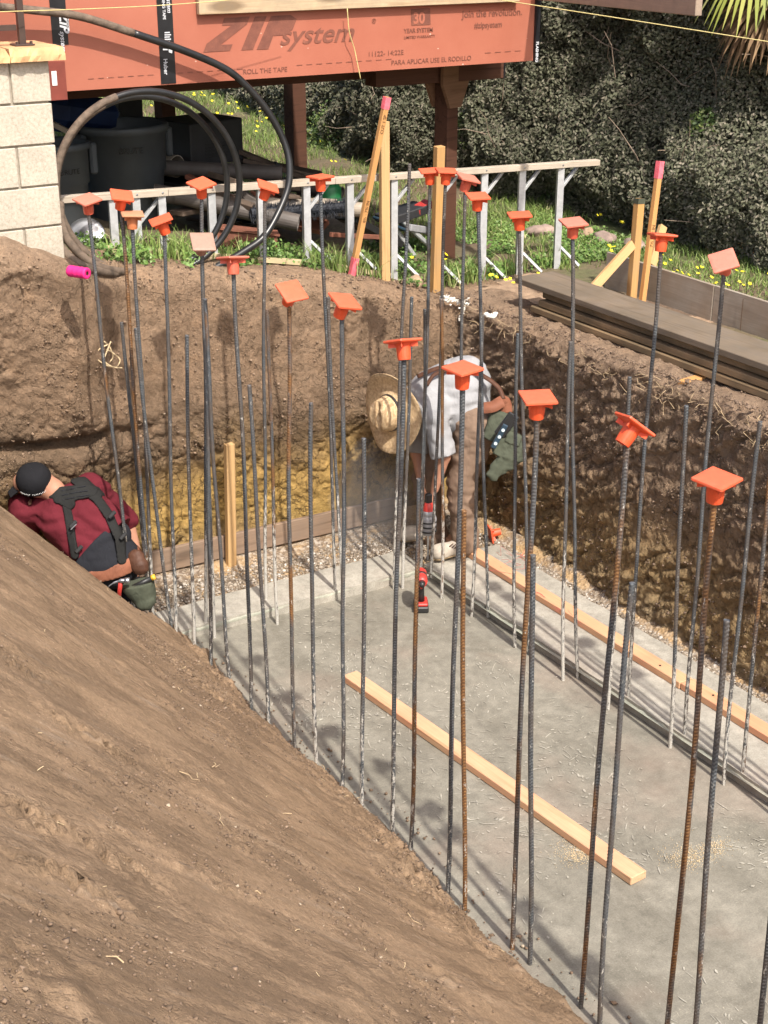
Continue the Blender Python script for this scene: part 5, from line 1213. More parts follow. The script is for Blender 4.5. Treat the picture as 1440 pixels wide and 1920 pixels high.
# fan palm
pc=atw(1462,-128,9.8); pt=empty('palm_tree',(pc.x+.9,pc.y+.2,1.4))
child(MB().tube([(pc.x+.95,pc.y+.22,1.3),(pc.x+.7,pc.y+.16,2.4),(pc.x+.25,pc.y+.05,pc.z-.15),(pc.x,pc.y,pc.z)],[.16,.15,.14,.12],14).build('trunk','scrap',smooth=True),pt)
def fan(c,d,L_,mat,nm,droop):
    d=Vector(d).normalized(); side=d.cross(Vector((0,0,1))).normalized(); nrm=side.cross(d).normalized(); v=[];f=[]; n=26
    hub=c+d*L_*.45; m=MB(); m.tube([c,c+d*L_*.22+Vector((0,0,.02)),hub],.009,5)
    for k in range(n):
        a=R(-105+210*k/(n-1)); u=(d*math.cos(a)+side*math.sin(a)); w_=nrm.cross(u).normalized(); Lk=L_*(.62+.1*math.cos(a))*random.uniform(.85,1.1); p=hub; prev=None; pts=[]
        for j in range(6):
            t=j/5; q=hub+u*Lk*t+Vector((0,0,-droop*Lk*t*t))+nrm*.01*math.cos(k*3); wd=.016*math.sin(math.pi*(.12+.86*(1-t)))*(1 if t<.99 else .1); pts.append((q-w_*wd,q+w_*wd))
        b=len(m.v)
        for a_,b_ in pts: m.v+=[tuple(a_),tuple(b_)]
        m.f+=[(b+2*j,b+2*j+1,b+2*j+3,b+2*j+2) for j in range(5)]
    child(m.build(nm,mat),pt)
for k in range(22):
    a=k*2.399; el=R(random.choice([-45,-25,-5,20,45,70])); fan(pc,(math.cos(a)*math.cos(el),math.sin(a)*math.cos(el),math.sin(el)),random.uniform(.46,.60),'palm','frond',random.uniform(.5,.9))
for k in range(12):
    a=k*.9; fan(pc-Vector((0,0,.12)),(math.cos(a)*.45-.1,math.sin(a)*.45-.1,-1),random.uniform(.42,.58),'palm_dead','dead_frond',.5)
tag(pt,'fan palm with drooping yellow-green fronds at the upper right corner','palm tree')
# ================================================================== PEOPLE (distance fields -> surface nets)
class SDF:
    def __init__(s,lo,hi,h):
        s.lo=np.array(lo);s.h=h; s.n=np.ceil((np.array(hi)-s.lo)/h).astype(int)+1; s.f=np.full(s.n,1.0,np.float32)
    def region(s,a,b):
        i0=np.clip(np.floor((a-s.lo)/s.h).astype(int),0,s.n-1); i1=np.clip(np.ceil((b-s.lo)/s.h).astype(int)+1,1,s.n); sl=tuple(slice(i0[k],i1[k]) for k in range(3))
        g=np.meshgrid(*[s.lo[k]+s.h*np.arange(i0[k],i1[k]) for k in range(3)],indexing='ij'); return sl,np.stack(g,-1)
    def smin(s,sl,d,k):
        f=s.f[sl]
        if k<=0: s.f[sl]=np.minimum(f,d); return
        h=np.clip(.5+.5*(f-d)/k,0,1); s.f[sl]=f+(d-f)*h-k*h*(1-h)
    def cap(s,a,b,ra,rb=None,k=.02,flat=None):
        rb=ra if rb is None else rb; a=np.array(a,float);b=np.array(b,float); m=max(ra,rb)+k+.05
        sl,P=s.region(np.minimum(a,b)-m,np.maximum(a,b)+m); pa=P-a; ba=b-a; t=np.clip((pa@ba)/max(ba@ba,1e-9),0,1); dv=pa-t[...,None]*ba
        if flat is not None:
            ax,fc=flat; ax=np.array(ax)/np.linalg.norm(ax); dv=dv+ax*((dv@ax)*(1/fc-1))[...,None]; d=np.linalg.norm(dv,axis=-1)-(ra+(rb-ra)*t); d=d*min(1,fc) if fc<1 else d
        else: d=np.linalg.norm(dv,axis=-1)-(ra+(rb-ra)*t)
        s.smin(sl,d.astype(np.float32),k)
    def mesh(s,name,mat,parent=None,wrinkle=0,wsc=14,fn=None):
        f=s.f; P=None
        if wrinkle or fn is not None:
            idx=np.argwhere(np.abs(f)<.06); pts=s.lo+s.h*idx
            if wrinkle: wq=pts*np.array([1,1,1.7])+np.stack([fbm(pts,3,2),fbm(pts+5,3,2),fbm(pts+9,3,2)],1)*.05; f[tuple(idx.T)]+=((fbm(wq,wsc,3)*.55+(.30-np.abs(perlin(wq*wsc*1.1+4))*1.6-np.abs(perlin(wq*wsc*2.3+14))*.6)*.75)*wrinkle).astype(np.float32)
            if fn is not None: f[tuple(idx.T)]=fn(pts,f[tuple(idx.T)])
        ins=f<0; nx,ny,nz=np.array(f.shape)-1
        cnt=np.zeros((nx,ny,nz),np.int8); acc=np.zeros((nx,ny,nz,3),np.float32)
        corners=[(i,j,k) for i in(0,1) for j in(0,1) for k in(0,1)]
        V=lambda c:f[c[0]:c[0]+nx,c[1]:c[1]+ny,c[2]:c[2]+nz]
        for c in corners:
            for ax in range(3):
                if c[ax]==0:
                    d=list(c);d[ax]=1; va=V(c);vb=V(d); m=(va<0)!=(vb<0); 
                    ii=np.nonzero(m); t=va[ii]/(va[ii]-vb[ii]); q=np.zeros((len(t),3),np.float32)+np.array(c,np.float32); q[:,ax]+=t
                    cnt[ii]+=1; acc[ii]+=q
        cell=cnt>0; ids=-np.ones(cell.shape,np.int64); n=int(cell.sum()); ids[cell]=np.arange(n)
        ci=np.argwhere(cell); vt=s.lo+s.h*(ci+acc[cell]/cnt[cell][:,None]); quads=[]
        for ax in range(3):
            o1,o2=[(1,2),(2,0),(0,1)][ax]
            sl0=[slice(0,None)]*3; sl1=[slice(0,None)]*3; sl0[ax]=slice(0,-1); sl1[ax]=slice(1,None)
            a=ins[tuple(sl0)];b=ins[tuple(sl1)]; e=np.argwhere(a!=b); e=e[(e[:,o1]>0)&(e[:,o2]>0)&(e[:,o1]<f.shape[o1]-1)&(e[:,o2]<f.shape[o2]-1)]
            fl=a[tuple(e.T)]; s1=np.zeros(3,int);s1[o1]=1;s2=np.zeros(3,int);s2[o2]=1
            q=np.stack([ids[tuple((e-s1-s2).T)],ids[tuple((e-s2).T)],ids[tuple(e.T)],ids[tuple((e-s1).T)]],1)
            q[~fl]=q[~fl][:,::-1]; quads.append(q)
        Q=np.vstack(quads); Q=Q[(Q>=0).all(1)]
        # light smoothing
        for it in range(2):
            S_=np.zeros_like(vt); c_=np.zeros(len(vt))
            for k in range(4):
                for l in (1,3): np.add.at(S_,Q[:,k],vt[Q[:,(k+l)%4]]); np.add.at(c_,Q[:,k],1)
            vt=vt*.5+.5*S_/np.maximum(c_,1)[:,None]
        o=raw(name,vt,Q,mat,smooth=True)
        if parent: child(o,parent)
        return o
def V3(v): return np.array(v,float)
vd=-V3(c_f)              # towards the viewer
def box_sdf(s,c,ax,half,rnd=.01,k=0.0):
    "rounded box with axes ax (3 unit vectors)"
    c=V3(c); A=np.array([V3(a)/np.linalg.norm(a) for a in ax]); m=np.linalg.norm(half)+.05
    sl,P=s.region(c-m,c+m); q=np.abs((P-c)@A.T)-(V3(half)-rnd); d=np.linalg.norm(np.maximum(q,0),axis=-1)+np.minimum(q.max(-1),0)-rnd
    s.smin(sl,d.astype(np.float32),k)
def hand(s,wrist,direction,palm_n,curl,side=1,sc=1.0):
    d=V3(direction)/np.linalg.norm(direction); n=V3(palm_n); n=n-d*(n@d); n/=np.linalg.norm(n); t=np.cross(d,n)*side; w0=V3(wrist)
    s.cap(w0,w0+d*.075*sc,.026*sc,.032*sc,.01,flat=(n,.55))
    L=[.068,.078,.072,.056]
    for i in range(4):
        b=w0+d*.085*sc+t*(.030-.020*i)*sc; a1=R(curl*.55); d1=d*math.cos(a1)+n*math.sin(a1); p1=b+d1*L[i]*.45*sc; a2=R(curl*1.25); d2=d*math.cos(a2)+n*math.sin(a2); p2=p1+d2*L[i]*.33*sc; a3=R(curl*1.8); d3=d*math.cos(a3)+n*math.sin(a3); p3=p2+d3*L[i]*.26*sc
        s.cap(b-d*.02*sc,p1,.0105*sc,.0098*sc,.004); s.cap(p1,p2,.0096*sc,.009*sc,.003); s.cap(p2,p3,.0088*sc,.0075*sc,.003)
    tb=w0+d*.03*sc+t*.03*sc; tm=tb+(d*.6+t*.7+n*.35)*.042*sc; te=tm+(d*.8+t*.1+n*.55)*.034*sc
    s.cap(w0+d*.02*sc+t*.012*sc,tb,.016*sc,.014*sc,.006); s.cap(tb,tm,.0125*sc,.011*sc,.004); s.cap(tm,te,.011*sc,.009*sc,.003)
# ---------------- worker bent over
def worker_bent():
    J=lambda x,y,w_:V3(atw(x,y,w_))
    footR=V3(atz(868,1040,.10)); w0=8.92
    ankR=J(872,1018,8.90); kneeR=J(866,905,8.76); hipR=J(896,800,8.66)
    hipL=J(862,800,8.86); kneeL=J(800,895,9.02); ankL=J(815,1005,9.13)
    pel=(hipR+hipL)/2+V3((0,0,.05)); 
    chest=J(812,738,8.72); neck=J(772,752,8.74); head=J(740,772,8.75)
    shR=J(808,768,8.58); shL=J(792,752,8.93); elR=J(832,856,8.62); wrR=J(815,917,8.72); elL=J(782,850,8.93); wrL=J(791,905,8.88)
    root=empty('person',tuple(footR*.5+ankL*.5)); root.location.z=.08
    lo=np.min([ankR,ankL,head,wrR,elL,pel],0)-.28; hi=np.max([ankR,ankL,head,pel,shL,shR],0)+.3
    # body
    s=SDF(lo,hi,.009)
    s.cap(pel,chest,.12,.13,.05); s.cap(chest,neck,.07,.055,.04); s.cap(neck,head,.055,.075,.03); s.cap(head,head+V3(c_r)*-.02+V3((0,0,-.05)),.085,.075,.03)
    fw_=V3((0,0,-1)); s.cap(head+fw_*.08,head+fw_*.10-V3(c_r)*.015,.018,.010,.015)     # nose
    for sg in(-1,1): s.cap(head+V3(vd)*.085*sg,head+V3(vd)*.09*sg+V3((0,0,.02)),.014,.012,.006)   # ears
    s.cap(chest,shR,.07,.055,.04); s.cap(chest,shL,.07,.055,.04)
    for a,b,c in((shR,elR,wrR),(shL,elL,wrL)): s.cap(a,b,.047,.040,.02); s.cap(b,c,.040,.026,.015)
    tool=J(803,938,8.72)
    hand(s,wrR,J(806,945,8.74)-wrR,V3(c_r)*-1,42,1); hand(s,wrL,J(797,940,8.80)-wrL,V3(c_r)*1,42,-1)
    for a,b,c in((hipR,kneeR,ankR),(hipL,kneeL,ankL)): s.cap(a,b,.075,.05,.03); s.cap(b,c,.05,.035,.02); s.cap(c,c+V3((0,0,-.04)),.035,.035)
    s.mesh('body','skin',root)
    # trousers
    s=SDF(lo,hi,.0085)
    for a,b,c in((hipR,kneeR,ankR),(hipL,kneeL,ankL)): s.cap(a,b,.122,.088,.03); s.cap(b,c+V3((0,0,.01)),.088,.078,.02); s.cap(c+V3((0,0,.05)),c+V3((0,0,.0)),.078,.084,.01)
    s.cap(hipR,hipL,.115,.115,.05); s.cap(pel,pel+(chest-pel)*.25,.135,.135,.05)
    s.mesh('trousers','trouser_brown',root,wrinkle=.020,wsc=8)
    # shirt
    s=SDF(lo,hi,.0085); back=J(868,718,8.72)
    s.cap(pel+V3((0,0,.02))+(chest-pel)*.12,back,.155,.150,.06); s.cap(back,chest,.150,.150,.06); s.cap(chest,neck,.12,.085,.04)
    s.cap(chest,shR,.10,.095,.05); s.cap(chest,shL,.10,.09,.05); 
    s.cap(shR,elR,.088,.075,.03); s.cap(shL,elL,.080,.07,.03)
    def cut(p,f):   # open the sleeves at the elbow and the collar at the neck
        f=f.copy()
        for e,sh in((elR,shR),(elL,shL)):
            d=(e-sh)/np.linalg.norm(e-sh); near=np.linalg.norm(p-e,axis=1)<.14; f=np.where(near,np.maximum(f,((p-(e-d*.0))@d)),f)
        d=(head-neck)/np.linalg.norm(head-neck); near=np.linalg.norm(p-neck,axis=1)<.16; f=np.where(near,np.maximum(f,(p-(neck+d*.02))@d),f)
        return f.astype(np.float32)
    s.mesh('shirt','shirt_grey',root,wrinkle=.020,wsc=7,fn=cut)
    # boots
    for (a,toe,mt) in((ankR,J(832,1050,8.86),'boot_white'),(ankL,J(775,1012,9.1),'boot_white')):
        zf=.085; a0=a.copy(); s=SDF(np.minimum(a0,toe)-.16,np.maximum(a0,toe)+.16,.006); toe=toe.copy(); toe[2]=zf+.04; hl=a0.copy(); hl[2]=zf+.045
        dd=toe-hl; dd/=np.linalg.norm(dd); toe=hl+dd*.19; bk=hl-dd*.04
        s.cap(bk,toe,.045,.046,.02); s.cap(hl,a0+V3((0,0,.06)),.05,.052,.03); s.cap(toe,toe-dd*.03,.047,.047,.02)
        s.mesh('boot',mt,root,wrinkle=.003,wsc=30,fn=lambda p,f,zf=zf:np.maximum(f,zf+.012-p[:,2]).astype(np.float32))
        b=SDF(np.minimum(bk,toe)-.12,np.maximum(bk,toe)+.12,.006); b.cap(bk,toe,.050,.052,.01)
        b.mesh('boot_sole','boot_sole',root,fn=lambda p,f,zf=zf:np.maximum(np.maximum(f,p[:,2]-(zf+.014)),(zf-.014)-p[:,2]).astype(np.float32))
    for k in range(4):
        q_=Vector(J(846+5*k,1022+1.5*k,8.80)); child(MB().tube([q_+Vector(V3(c_r))*-.012+Vector((0,0,-.012)),q_+Vector(vd)*.006,q_+Vector(V3(c_r))*.012+Vector((0,0,.010))],.003,5).build('boot_lace','leather_dark'),root)
    # hat
    ax=Vector(-V3(c_r)*.66+vd*.70+V3((0,0,-.12))).normalized(); hp=Vector(J(733,773,8.60)); z_=ax; x_=Vector((0,0,1)).cross(z_).normalized()
    prof=[]; n=40; m=MB(); v=[];f=[]
    P_=[(.235,.012),(.20,-.004),(.16,-.006),(.12,.0),(.098,.010),(.092,.04),(.088,.075),(.078,.105),(.055,.122),(.02,.115),(.001,.108)]
    for r_,z in P_:
        for j in range(n):
            a=2*math.pi*j/n; ex=1.12 if r_<.13 else 1.02; zz=z+(.030*math.cos(2*a)**1*(r_/.235)**3 if r_>.12 else 0)+.004*math.sin(5*a)*(r_>.15)
            if r_<.07: zz-=.035*max(0,1-abs(math.sin(a))*r_/.03)    # crease along the crown
            if .04<r_<.095 and z>.06: zz-=.012*(math.cos(a)>.75)
            v.append((r_*ex*math.cos(a),r_*math.sin(a)*.97,zz))
    for k in range(len(P_)-1):
        for j in range(n): f.append((k*n+j,k*n+(j+1)%n,(k+1)*n+(j+1)%n,(k+1)*n+j))
    o=m.add(v,f).build('straw_hat','hat',smooth=True); md=o.modifiers.new('s','SOLIDIFY'); md.thickness=.004
    M_=frame_m(hp,Vector((0,0,1)),z_); o.matrix_basis=M_@Matrix.Rotation(R(8),4,'Z'); child(o,root)
    hb_=MB().lathe([(.1,.012),(.0975,.026),(.0945,.027),(.0975,.011)],36).build('hat_band','tool_black'); hb_.matrix_basis=M_@Matrix.Rotation(R(8),4,'Z')@Matrix.Diagonal((1.13,.985,1,1)); child(hb_,root)
    # suspenders: ribbons over the back
    def ribbon(nm,pts,wd,mat,off=.0):
        pts=curve_pts(pts,8); v=[];f=[]
        for k,p in enumerate(pts):
            t=(pts[min(k+1,len(pts)-1)]-pts[max(0,k-1)]).normalized(); nn=Vector(vd)+Vector((0,0,.4)); s_=t.cross(nn).normalized()
            v+=[p-s_*wd/2,p+s_*wd/2]
        for k in range(len(pts)-1): f.append((2*k,2*k+1,2*k+3,2*k+2))
        o=raw(nm,v,f,mat,smooth=True); md=o.modifiers.new('s','SOLIDIFY'); md.thickness=.004; child(o,root); return o
    ribbon('suspender',[Vector(J(x,y,w_)) for x,y,w_ in((782,706,8.60),(815,692,8.58),(845,687,8.57),(880,694,8.56),(910,707,8.54),(935,727,8.52),(944,748,8.50))],.026,'leather_dark')
    ribbon('suspender',[Vector(J(x,y,w_)) for x,y,w_ in((800,722,8.545),(815,702,8.55),(845,692,8.555))],.022,'leather_dark')
    # tool belt + pouch
    ribbon('belt',[Vector(J(x,y,w_)) for x,y,w_ in((905,765,8.49),(925,762,8.48),(945,752,8.50),(950,775,8.52))],.07,'leather')
    s=SDF(J(945,830,8.5)-.26,J(945,830,8.5)+.26,.006)
    pc_=J(945,815,8.50); ax3=(V3(c_r)*.9+V3((0,0,-.35)),vd,V3((0,0,1))+V3(c_r)*.35)
    box_sdf(s,J(938,800,8.53),ax3,(.080,.035,.085),.018,.0); box_sdf(s,J(952,838,8.47),ax3,(.080,.045,.055),.016,.008); box_sdf(s,J(962,822,8.43),ax3,(.045,.02,.03),.010,.004); s.cap(J(925,888,8.46),J(962,848,8.46),.040,.072,.015,flat=(vd,.5))
    s.mesh('tool_pouch','canvas_green',root,wrinkle=.010,wsc=16)
    q=MB().box((0,0,0),(.155,.016,.07),ch=.006).build('phone','tool_black'); q.matrix_basis=frame_m(Vector(J(950,797,8.40)),Vector(V3((0,0,1))*.9+V3(c_r)*.6),Vector(V3(c_r)*.8+V3((0,0,-.5)))); child(q,root)
    lv=MB().box((0,0,0),(.155,.02,.030),ch=.003).build('torpedo_level','blue_level'); Ml=frame_m(Vector(J(936,818,8.37)),Vector(V3((0,0,1))*.9+V3(c_r)*.45),Vector(V3(c_r)*.85+V3((0,0,-.45)))); lv.matrix_basis=Ml; child(lv,root)
    for k in(-1,0,1):
        vl=MB().lathe([(.001,.0),(.010,0),(.010,.003),(.001,.003)],12,Matrix.Translation((.045*k,.0105,0))@Matrix.Rotation(R(-90),4,'X')).build('level_vial','vial'); vl.matrix_basis=Ml; 
        vl.parent=lv; vl.matrix_parent_inverse=Matrix(); vl.matrix_basis=Matrix()
    tag(root,'person in grey shirt and straw hat bending over at the pit corner','person')
    # tool in hand
    tl=empty('rotary_hammer',Vector(J(803,970,8.74))); c0=Vector(J(803,985,8.76)); 
    b=MB().lathe([(.001,-.055),(.038,-.055),(.045,-.045),(.05,.045),(.043,.07),(.001,.07)],20).build('dust_cup','tool_grey',smooth=True); b.location=c0; child(b,tl)
    for k in range(3): q=MB().lathe([(.0515,-.004),(.0515,.004),(.047,.004),(.047,-.004)],20,Matrix.Translation(c0+Vector((0,0,-.03+.03*k)))).build('cup_rib','tool_black'); child(q,tl)
    b=MB().lathe([(.001,.065),(.04,.065),(.042,.09),(.03,.12),(.022,.15),(.001,.15)],16).build('motor_housing','tool_red',smooth=True); b.location=c0; child(b,tl)
    b=MB().lathe([(.001,.06),(.043,.06),(.0445,.085),(.040,.10),(.001,.10)],16).build('gear_case','tool_grey',smooth=True); b.location=c0; child(b,tl)
    b=MB().box((0,0,.16),(.04,.035,.09),ch=.008).build('grip','tool_black'); b.location=c0; child(b,tl)
    b=MB().tube([c0+Vector((0,0,-.05)),Vector((c0.x,c0.y,.07))],.006,8).build('drill_bit','steel'); child(b,tl)
    tag(tl,'red and grey power tool held upright in the hands of the bent-over person','power tool')
worker_bent()
def worker_kneeling():
    J=lambda x,y,w_:V3(atw(x,y,w_)); W=7.98
    pel=J(192,1052,8.02); waist=J(184,1008,7.99); chest=J(134,958,8.0); neck=J(98,918,7.94); head=J(64,901,7.90)
    shL=J(48,955,8.02); shR=J(172,918,8.12)
    elL=J(40,1040,8.25); wrL=J(90,1060,8.5); elR=J(238,975,8.38); wrR=J(258,1045,8.42)
    knL=J(120,1100,8.5); knR=J(235,1110,8.55); ftL=V3(pel)+V3((-.05,-.10,0)); ftL[2]=.05; ftR=V3(pel)+V3((.12,-.10,0)); ftR[2]=.05
    knL[2]=.10; knR[2]=.10
    root=empty('person',tuple(pel)); root.location.z=0
    lo=np.min([pel,head,ftL,elL,shL],0)-.3; hi=np.max([pel,head,shR,elR,wrR,knR],0)+.3; lo[2]=-.02
    s=SDF(lo,hi,.009)
    s.cap(pel,chest,.09,.09,.05); s.cap(chest,neck,.07,.055,.03); s.cap(neck,head,.060,.075,.03); s.cap(head,head+V3((-.03,.05,-.02)),.088,.07,.03)
    s.cap(head+V3((-.06,.10,-.02)),head+V3((-.07,.12,-.03)),.016,.01,.012)
    for sg in(-1,1): s.cap(head+V3(c_r)*.086*sg,head+V3(c_r)*.09*sg+V3((0,0,-.02)),.014,.012,.006)
    s.cap(chest,shL,.07,.055,.04); s.cap(chest,shR,.07,.055,.04)
    for a,b,c in((shR,elR,wrR),(shL,elL,wrL)): s.cap(a,b,.05,.042,.02); s.cap(b,c,.042,.028,.015)
    hand(s,wrR,V3((0,.3,-1)),V3((-1,0,0)),30,1); hand(s,wrL,V3((.2,.5,-1)),V3((1,0,0)),30,-1)
    for k_,f_ in((knL,ftL),(knR,ftR)): s.cap(pel,k_,.09,.06,.03); s.cap(k_,f_,.055,.04,.02)
    s.mesh('body','skin',root)
    # trousers
    s=SDF(lo,hi,.0085); s.cap(pel+V3(c_r)*.07,pel-V3(c_r)*.07,.145,.145,.06); s.cap(pel,waist,.150,.150,.05)
    for k_,f_ in((knL,ftL),(knR,ftR)): s.cap(pel,k_,.12,.085,.04); s.cap(k_,f_,.078,.062,.02)
    wl=waist-(chest-waist)/np.linalg.norm(chest-waist)*.02; Uw=(chest-waist)/np.linalg.norm(chest-waist)
    s.mesh('trousers','trouser_black',root,wrinkle=.008,wsc=9,fn=lambda p,f:np.maximum(f,(p-wl)@Uw).astype(np.float32))
    # boots
    for f_ in(ftL,ftR):
        s=SDF(f_-.2,f_+.2,.008); s.cap(f_,f_+V3((0,-.12,0)),.045,.045,.02); s.cap(f_,f_+V3((0,.05,.02)),.05,.055,.02); s.mesh('boot','leather_dark',root)
    # shirt
    s=SDF(lo,hi,.0085); U=chest-waist; U/=np.linalg.norm(U); S_=np.cross(U,V3(c_f)); S_/=np.linalg.norm(S_)
    def torso(s,g=0,k=.06):
        s.cap(waist-S_*.075-U*.06,chest-S_*.07,.125+g,.108+g,k); s.cap(waist+S_*.075-U*.06,chest+S_*.085,.125+g,.108+g,k); s.cap(chest-S_*.07,shL,.10+g,.085+g,k); s.cap(chest+S_*.07,shR,.10+g,.085+g,k); s.cap(chest,neck,.085+g*.5,.058+g*.3,.03)
    torso(s)
    s.cap(shL,elL,.088,.068,.03); s.cap(shR,elR,.085,.066,.03)
    def cut(p,f):
        d=(head-neck)/np.linalg.norm(head-neck); near=np.linalg.norm(p-neck,axis=1)<.16; f=np.where(near,np.maximum(f,(p-(neck+d*.055))@d),f); return f.astype(np.float32)
    s.mesh('shirt','shirt_red',root,wrinkle=.020,wsc=7.5,fn=lambda p,f:np.maximum(cut(p,f),-((p-(wl-U*.03))@U)).astype(np.float32))
    # straps: bands of the torso surface, a little proud
    F_=V3(c_f)
    def seg(p,a,b):
        a=V3(a);b=V3(b); pa=p-a; pa=pa-np.outer(pa@F_,F_); ba=b-a; ba=ba-F_*(ba@F_); t=np.clip(pa@ba/(ba@ba),0,1); return np.linalg.norm(pa-t[:,None]*ba,axis=1)
    def band(nm,polys,half,g,mat,extra=0):
        s=SDF(lo,hi,.0065); torso(s,g); s.cap(pel+V3(c_r)*.07,pel-V3(c_r)*.07,.145+g,.145+g,.06); s.cap(pel,waist,.15+g,.15+g,.05)
        def fn(p,f):
            dm=np.full(len(p),9.)
            for pl_ in polys:
                for q in range(len(pl_)-1): dm=np.minimum(dm,seg(p,J(*pl_[q],8),J(*pl_[q+1],8)))
            cen=(chest+waist)/2; front=(p-cen)@F_-.04
            return np.maximum(np.maximum(f,dm-half),front).astype(np.float32)
        return s.mesh(nm,mat,root,wrinkle=.002,fn=fn)
    band('shoulder_strap',[[(20,918),(48,910),(95,922)]],.028,.012,'strap'); band('shoulder_strap',[[(185,930),(160,908),(140,893)]],.030,.012,'strap')
    band('harness_pad',[[(105,925),(170,918)],[(118,935),(178,922)],[(118,932),(140,945)]],.030,.016,'strap')
    band('lower_strap',[[(133,945),(140,985),(150,1040)]],.022,.014,'strap'); band('lower_strap',[[(183,930),(212,966),(232,1008),(236,1050)]],.022,.014,'strap')
    for k in range(3):
        band('webbing_row',[[(122+k*3,921+k*8),(168+k*4,912+k*8)]],.0035,.022,'trouser_black')
    for (px,py) in ((137,983),(210,965),(148,1030),(231,1005)):
        q=MB().box((0,0,0),(.05,.012,.022),ch=.004).build('buckle','tool_black'); p=J(px,py,7.83 if py<1000 else 7.84); q.matrix_basis=frame_m(Vector(p),Vector(S_*-1),Vector(U)); child(q,root)
    q=MB().box((0,0,0),(.044,.006,.006),ch=.002).build('buckle_bar','steel'); q.matrix_basis=frame_m(Vector(J(138,988,7.815)),Vector(S_*-1),Vector(U)); child(q,root)
    # tool belt
    s=SDF(lo,hi,.007); s.cap(pel+V3(c_r)*.07-V3((0,0,.03)),pel-V3(c_r)*.07-V3((0,0,.03)),.165,.165,.06)
    bz=J(190,1078,7.9)[2]
    s.mesh('tool_belt','leather',root,wrinkle=.004,fn=lambda p,f:np.maximum(f,np.abs(p[:,2]-(bz+.00)-.25*((p-pel)@V3(c_r)))-.040).astype(np.float32))
    s=SDF(J(255,1065,7.9)-.3,J(255,1065,7.9)+.3,.006)
    s.cap(J(255,1045,7.92),J(262,1062,7.92),.045,.05,.02,flat=(c_f,.6)); s.mesh('leather_holster','leather_dark',root,wrinkle=.006)
    s=SDF(J(262,1110,7.9)-.25,J(262,1110,7.9)+.25,.006)
    s.cap(J(258,1098,7.86),J(270,1125,7.88),.085,.055,.02,flat=(c_f,.62)); s.cap(J(272,1095,7.9),J(280,1125,7.9),.05,.035,.02,flat=(c_f,.7))
    tz=J(262,1092,7.86)[2]
    s.mesh('canvas_pouch','canvas_green',root,wrinkle=.008,wsc=16,fn=lambda p,f:np.maximum(f,p[:,2]-tz-.1*((p-J(262,1092,7.86))@V3(c_r))).astype(np.float32))
    # cap
    hm=frame_m(Vector(head)+Vector((0,0,.0)),Vector(c_r),Vector(V3((-.25,.0,.85))+vd*.35))@Matrix.Rotation(R(62),4,'Z')@Matrix.Scale(.93,4)
    prof=[(.098,-.035),(.104,-.01),(.102,.03),(.088,.065),(.058,.09),(.02,.099),(.001,.1)]
    o=MB().lathe(prof,28).build('baseball_cap','cap_black',smooth=True); o.matrix_basis=hm; child(o,root)
    br=MB(); v=[];f=[]
    for j in range(13):
        a=R(-60+120*j/12)+R(90); v+=[(.100*math.cos(a),.100*math.sin(a),-.03),(.168*math.cos(a)*.9,.168*math.sin(a),-.045-.02*abs(math.cos(a)))]
    for j in range(12): f.append((2*j,2*j+1,2*j+3,2*j+2))
    o=br.add(v,f).build('cap_brim','cap_black'); o.matrix_basis=hm; o.modifiers.new('s','SOLIDIFY').thickness=.004; child(o,root)
    for j,cht in enumerate('AREA BARBER'[:0]): pass
    # white stitched lettering on the band (too small to read in the photo): raised stitches
    m=MB()
    for j in range(17):
        if j==7: continue
        a=R(-128+5.2*j); hgt=.009; p=Vector((.1055*math.cos(a),.1055*math.sin(a),-.012)); M_=Matrix.Translation(p)@Matrix.Rotation(a+math.pi/2,4,'Z')
        m.box((0,0,0),(.0022,.002,hgt),M_); m.box((.002,0,.003*(-1)**j),(.004,.002,.0018),M_)
    o=m.build('cap_stitching','white'); o.matrix_basis=hm@Matrix.Rotation(R(-62),4,'Z'); child(o,root)
    tag(root,'person in a maroon shirt with black suspenders and black cap crouching behind the soil bank','person')
    # hammer hanging on the belt
    h=empty('claw_hammer',Vector(J(225,1088,7.80)))
    m=MB(); m.tube(curve_pts([J(203,1100,7.78),J(213,1093,7.78),J(226,1089,7.78),J(236,1089,7.78)],4),[.003]*4+[.006]*4+[.012]*4+[.012],8).tube([J(234,1089,7.78),J(243,1088,7.78)],[.016,.016],10)
    child(m.build('hammer_head','steel',smooth=True),h); child(MB().tube([J(226,1092,7.79),J(224,1110,7.83),J(222,1135,7.9)],.012,8).build('hammer_handle','tool_red',smooth=True),h); tag(h,'steel claw hammer hanging head-up at the back of the crouching person','hammer')
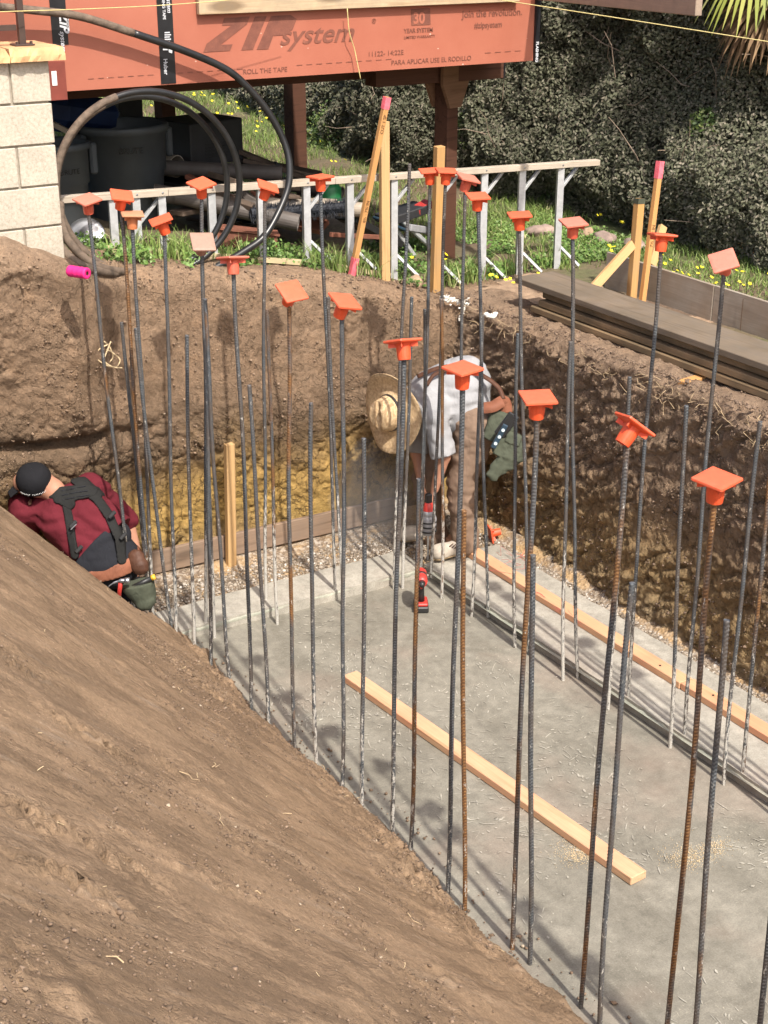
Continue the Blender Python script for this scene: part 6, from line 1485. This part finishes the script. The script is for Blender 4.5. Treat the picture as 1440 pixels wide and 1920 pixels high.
    k=empty('pry_handle',Vector(J(270,1090,7.85))); child(MB().tube([J(248,1102,7.84),J(284,1084,7.84)],.014,10).build('grip','tool_black',smooth=True),k); child(MB().tube([J(284,1084,7.84),J(291,1081,7.84)],.0155,10).build('grip_end','handle_yel',smooth=True),k)
    tag(k,'black tool handle with a yellow end sticking out of the green canvas pouch','hand tool')
worker_kneeling()
m_=bpy.data.materials.new('drill_dust'); m_.use_nodes=True; nt_=m_.node_tree; nt_.nodes.clear(); ou=nt_.nodes.new('ShaderNodeOutputMaterial'); pv=nt_.nodes.new('ShaderNodeVolumePrincipled'); pv.inputs['Color'].default_value=(.82,.80,.78,1); pv.inputs['Density'].default_value=.75; nt_.links.new(pv.outputs[0],ou.inputs['Volume'])
dc=lump('drill_dust_cloud',aty(715,935,7.08),(.34,.16,.42),'white','pale drilling dust hanging in the pit corner beside the bent-over person','dust',seed=5,sub=4,amp=.3); dc.data.materials.clear(); dc.data.materials.append(m_)
# ---------------- cordless drill on the slab
def drill():
    b=atz(789,1142,0); r=empty('cordless_drill',b); b=Vector(b)
    R0=Matrix.Translation(b)@Matrix.Rotation(R(-30),4,'Z')
    def part(nm,m,mt,sm=False): o=m.build(nm,mt,smooth=sm); o.matrix_basis=R0; return child(o,r)
    part('battery',MB().box((0,0,.020),(.085,.12,.036),ch=.006),'tool_black'); part('battery_top',MB().box((0,.0,.048),(.075,.105,.018),ch=.005),'tool_red')
    part('handle',MB().tube([(0,-.005,.055),(0,.0,.13),(0,.01,.175)],[.021,.018,.022],12),'tool_black',True)
    part('drill_body',MB().tube([(0,.075,.205),(0,.05,.205),(0,-.06,.205),(0,-.085,.205)],[.024,.034,.034,.028],16),'tool_red',True)
    part('body_band',MB().tube([(0,.0,.205),(0,-.02,.205)],[.0352,.0352],16),'tool_black',True)
    part('chuck',MB().tube([(0,-.083,.205),(0,-.12,.205)],[.021,.013],12),'tool_black',True); part('trigger',MB().box((0,-.024,.155),(.014,.014,.03),ch=.003),'tool_red')
    tag(r,'red and black cordless drill standing on its battery on the slab','drill')
drill()
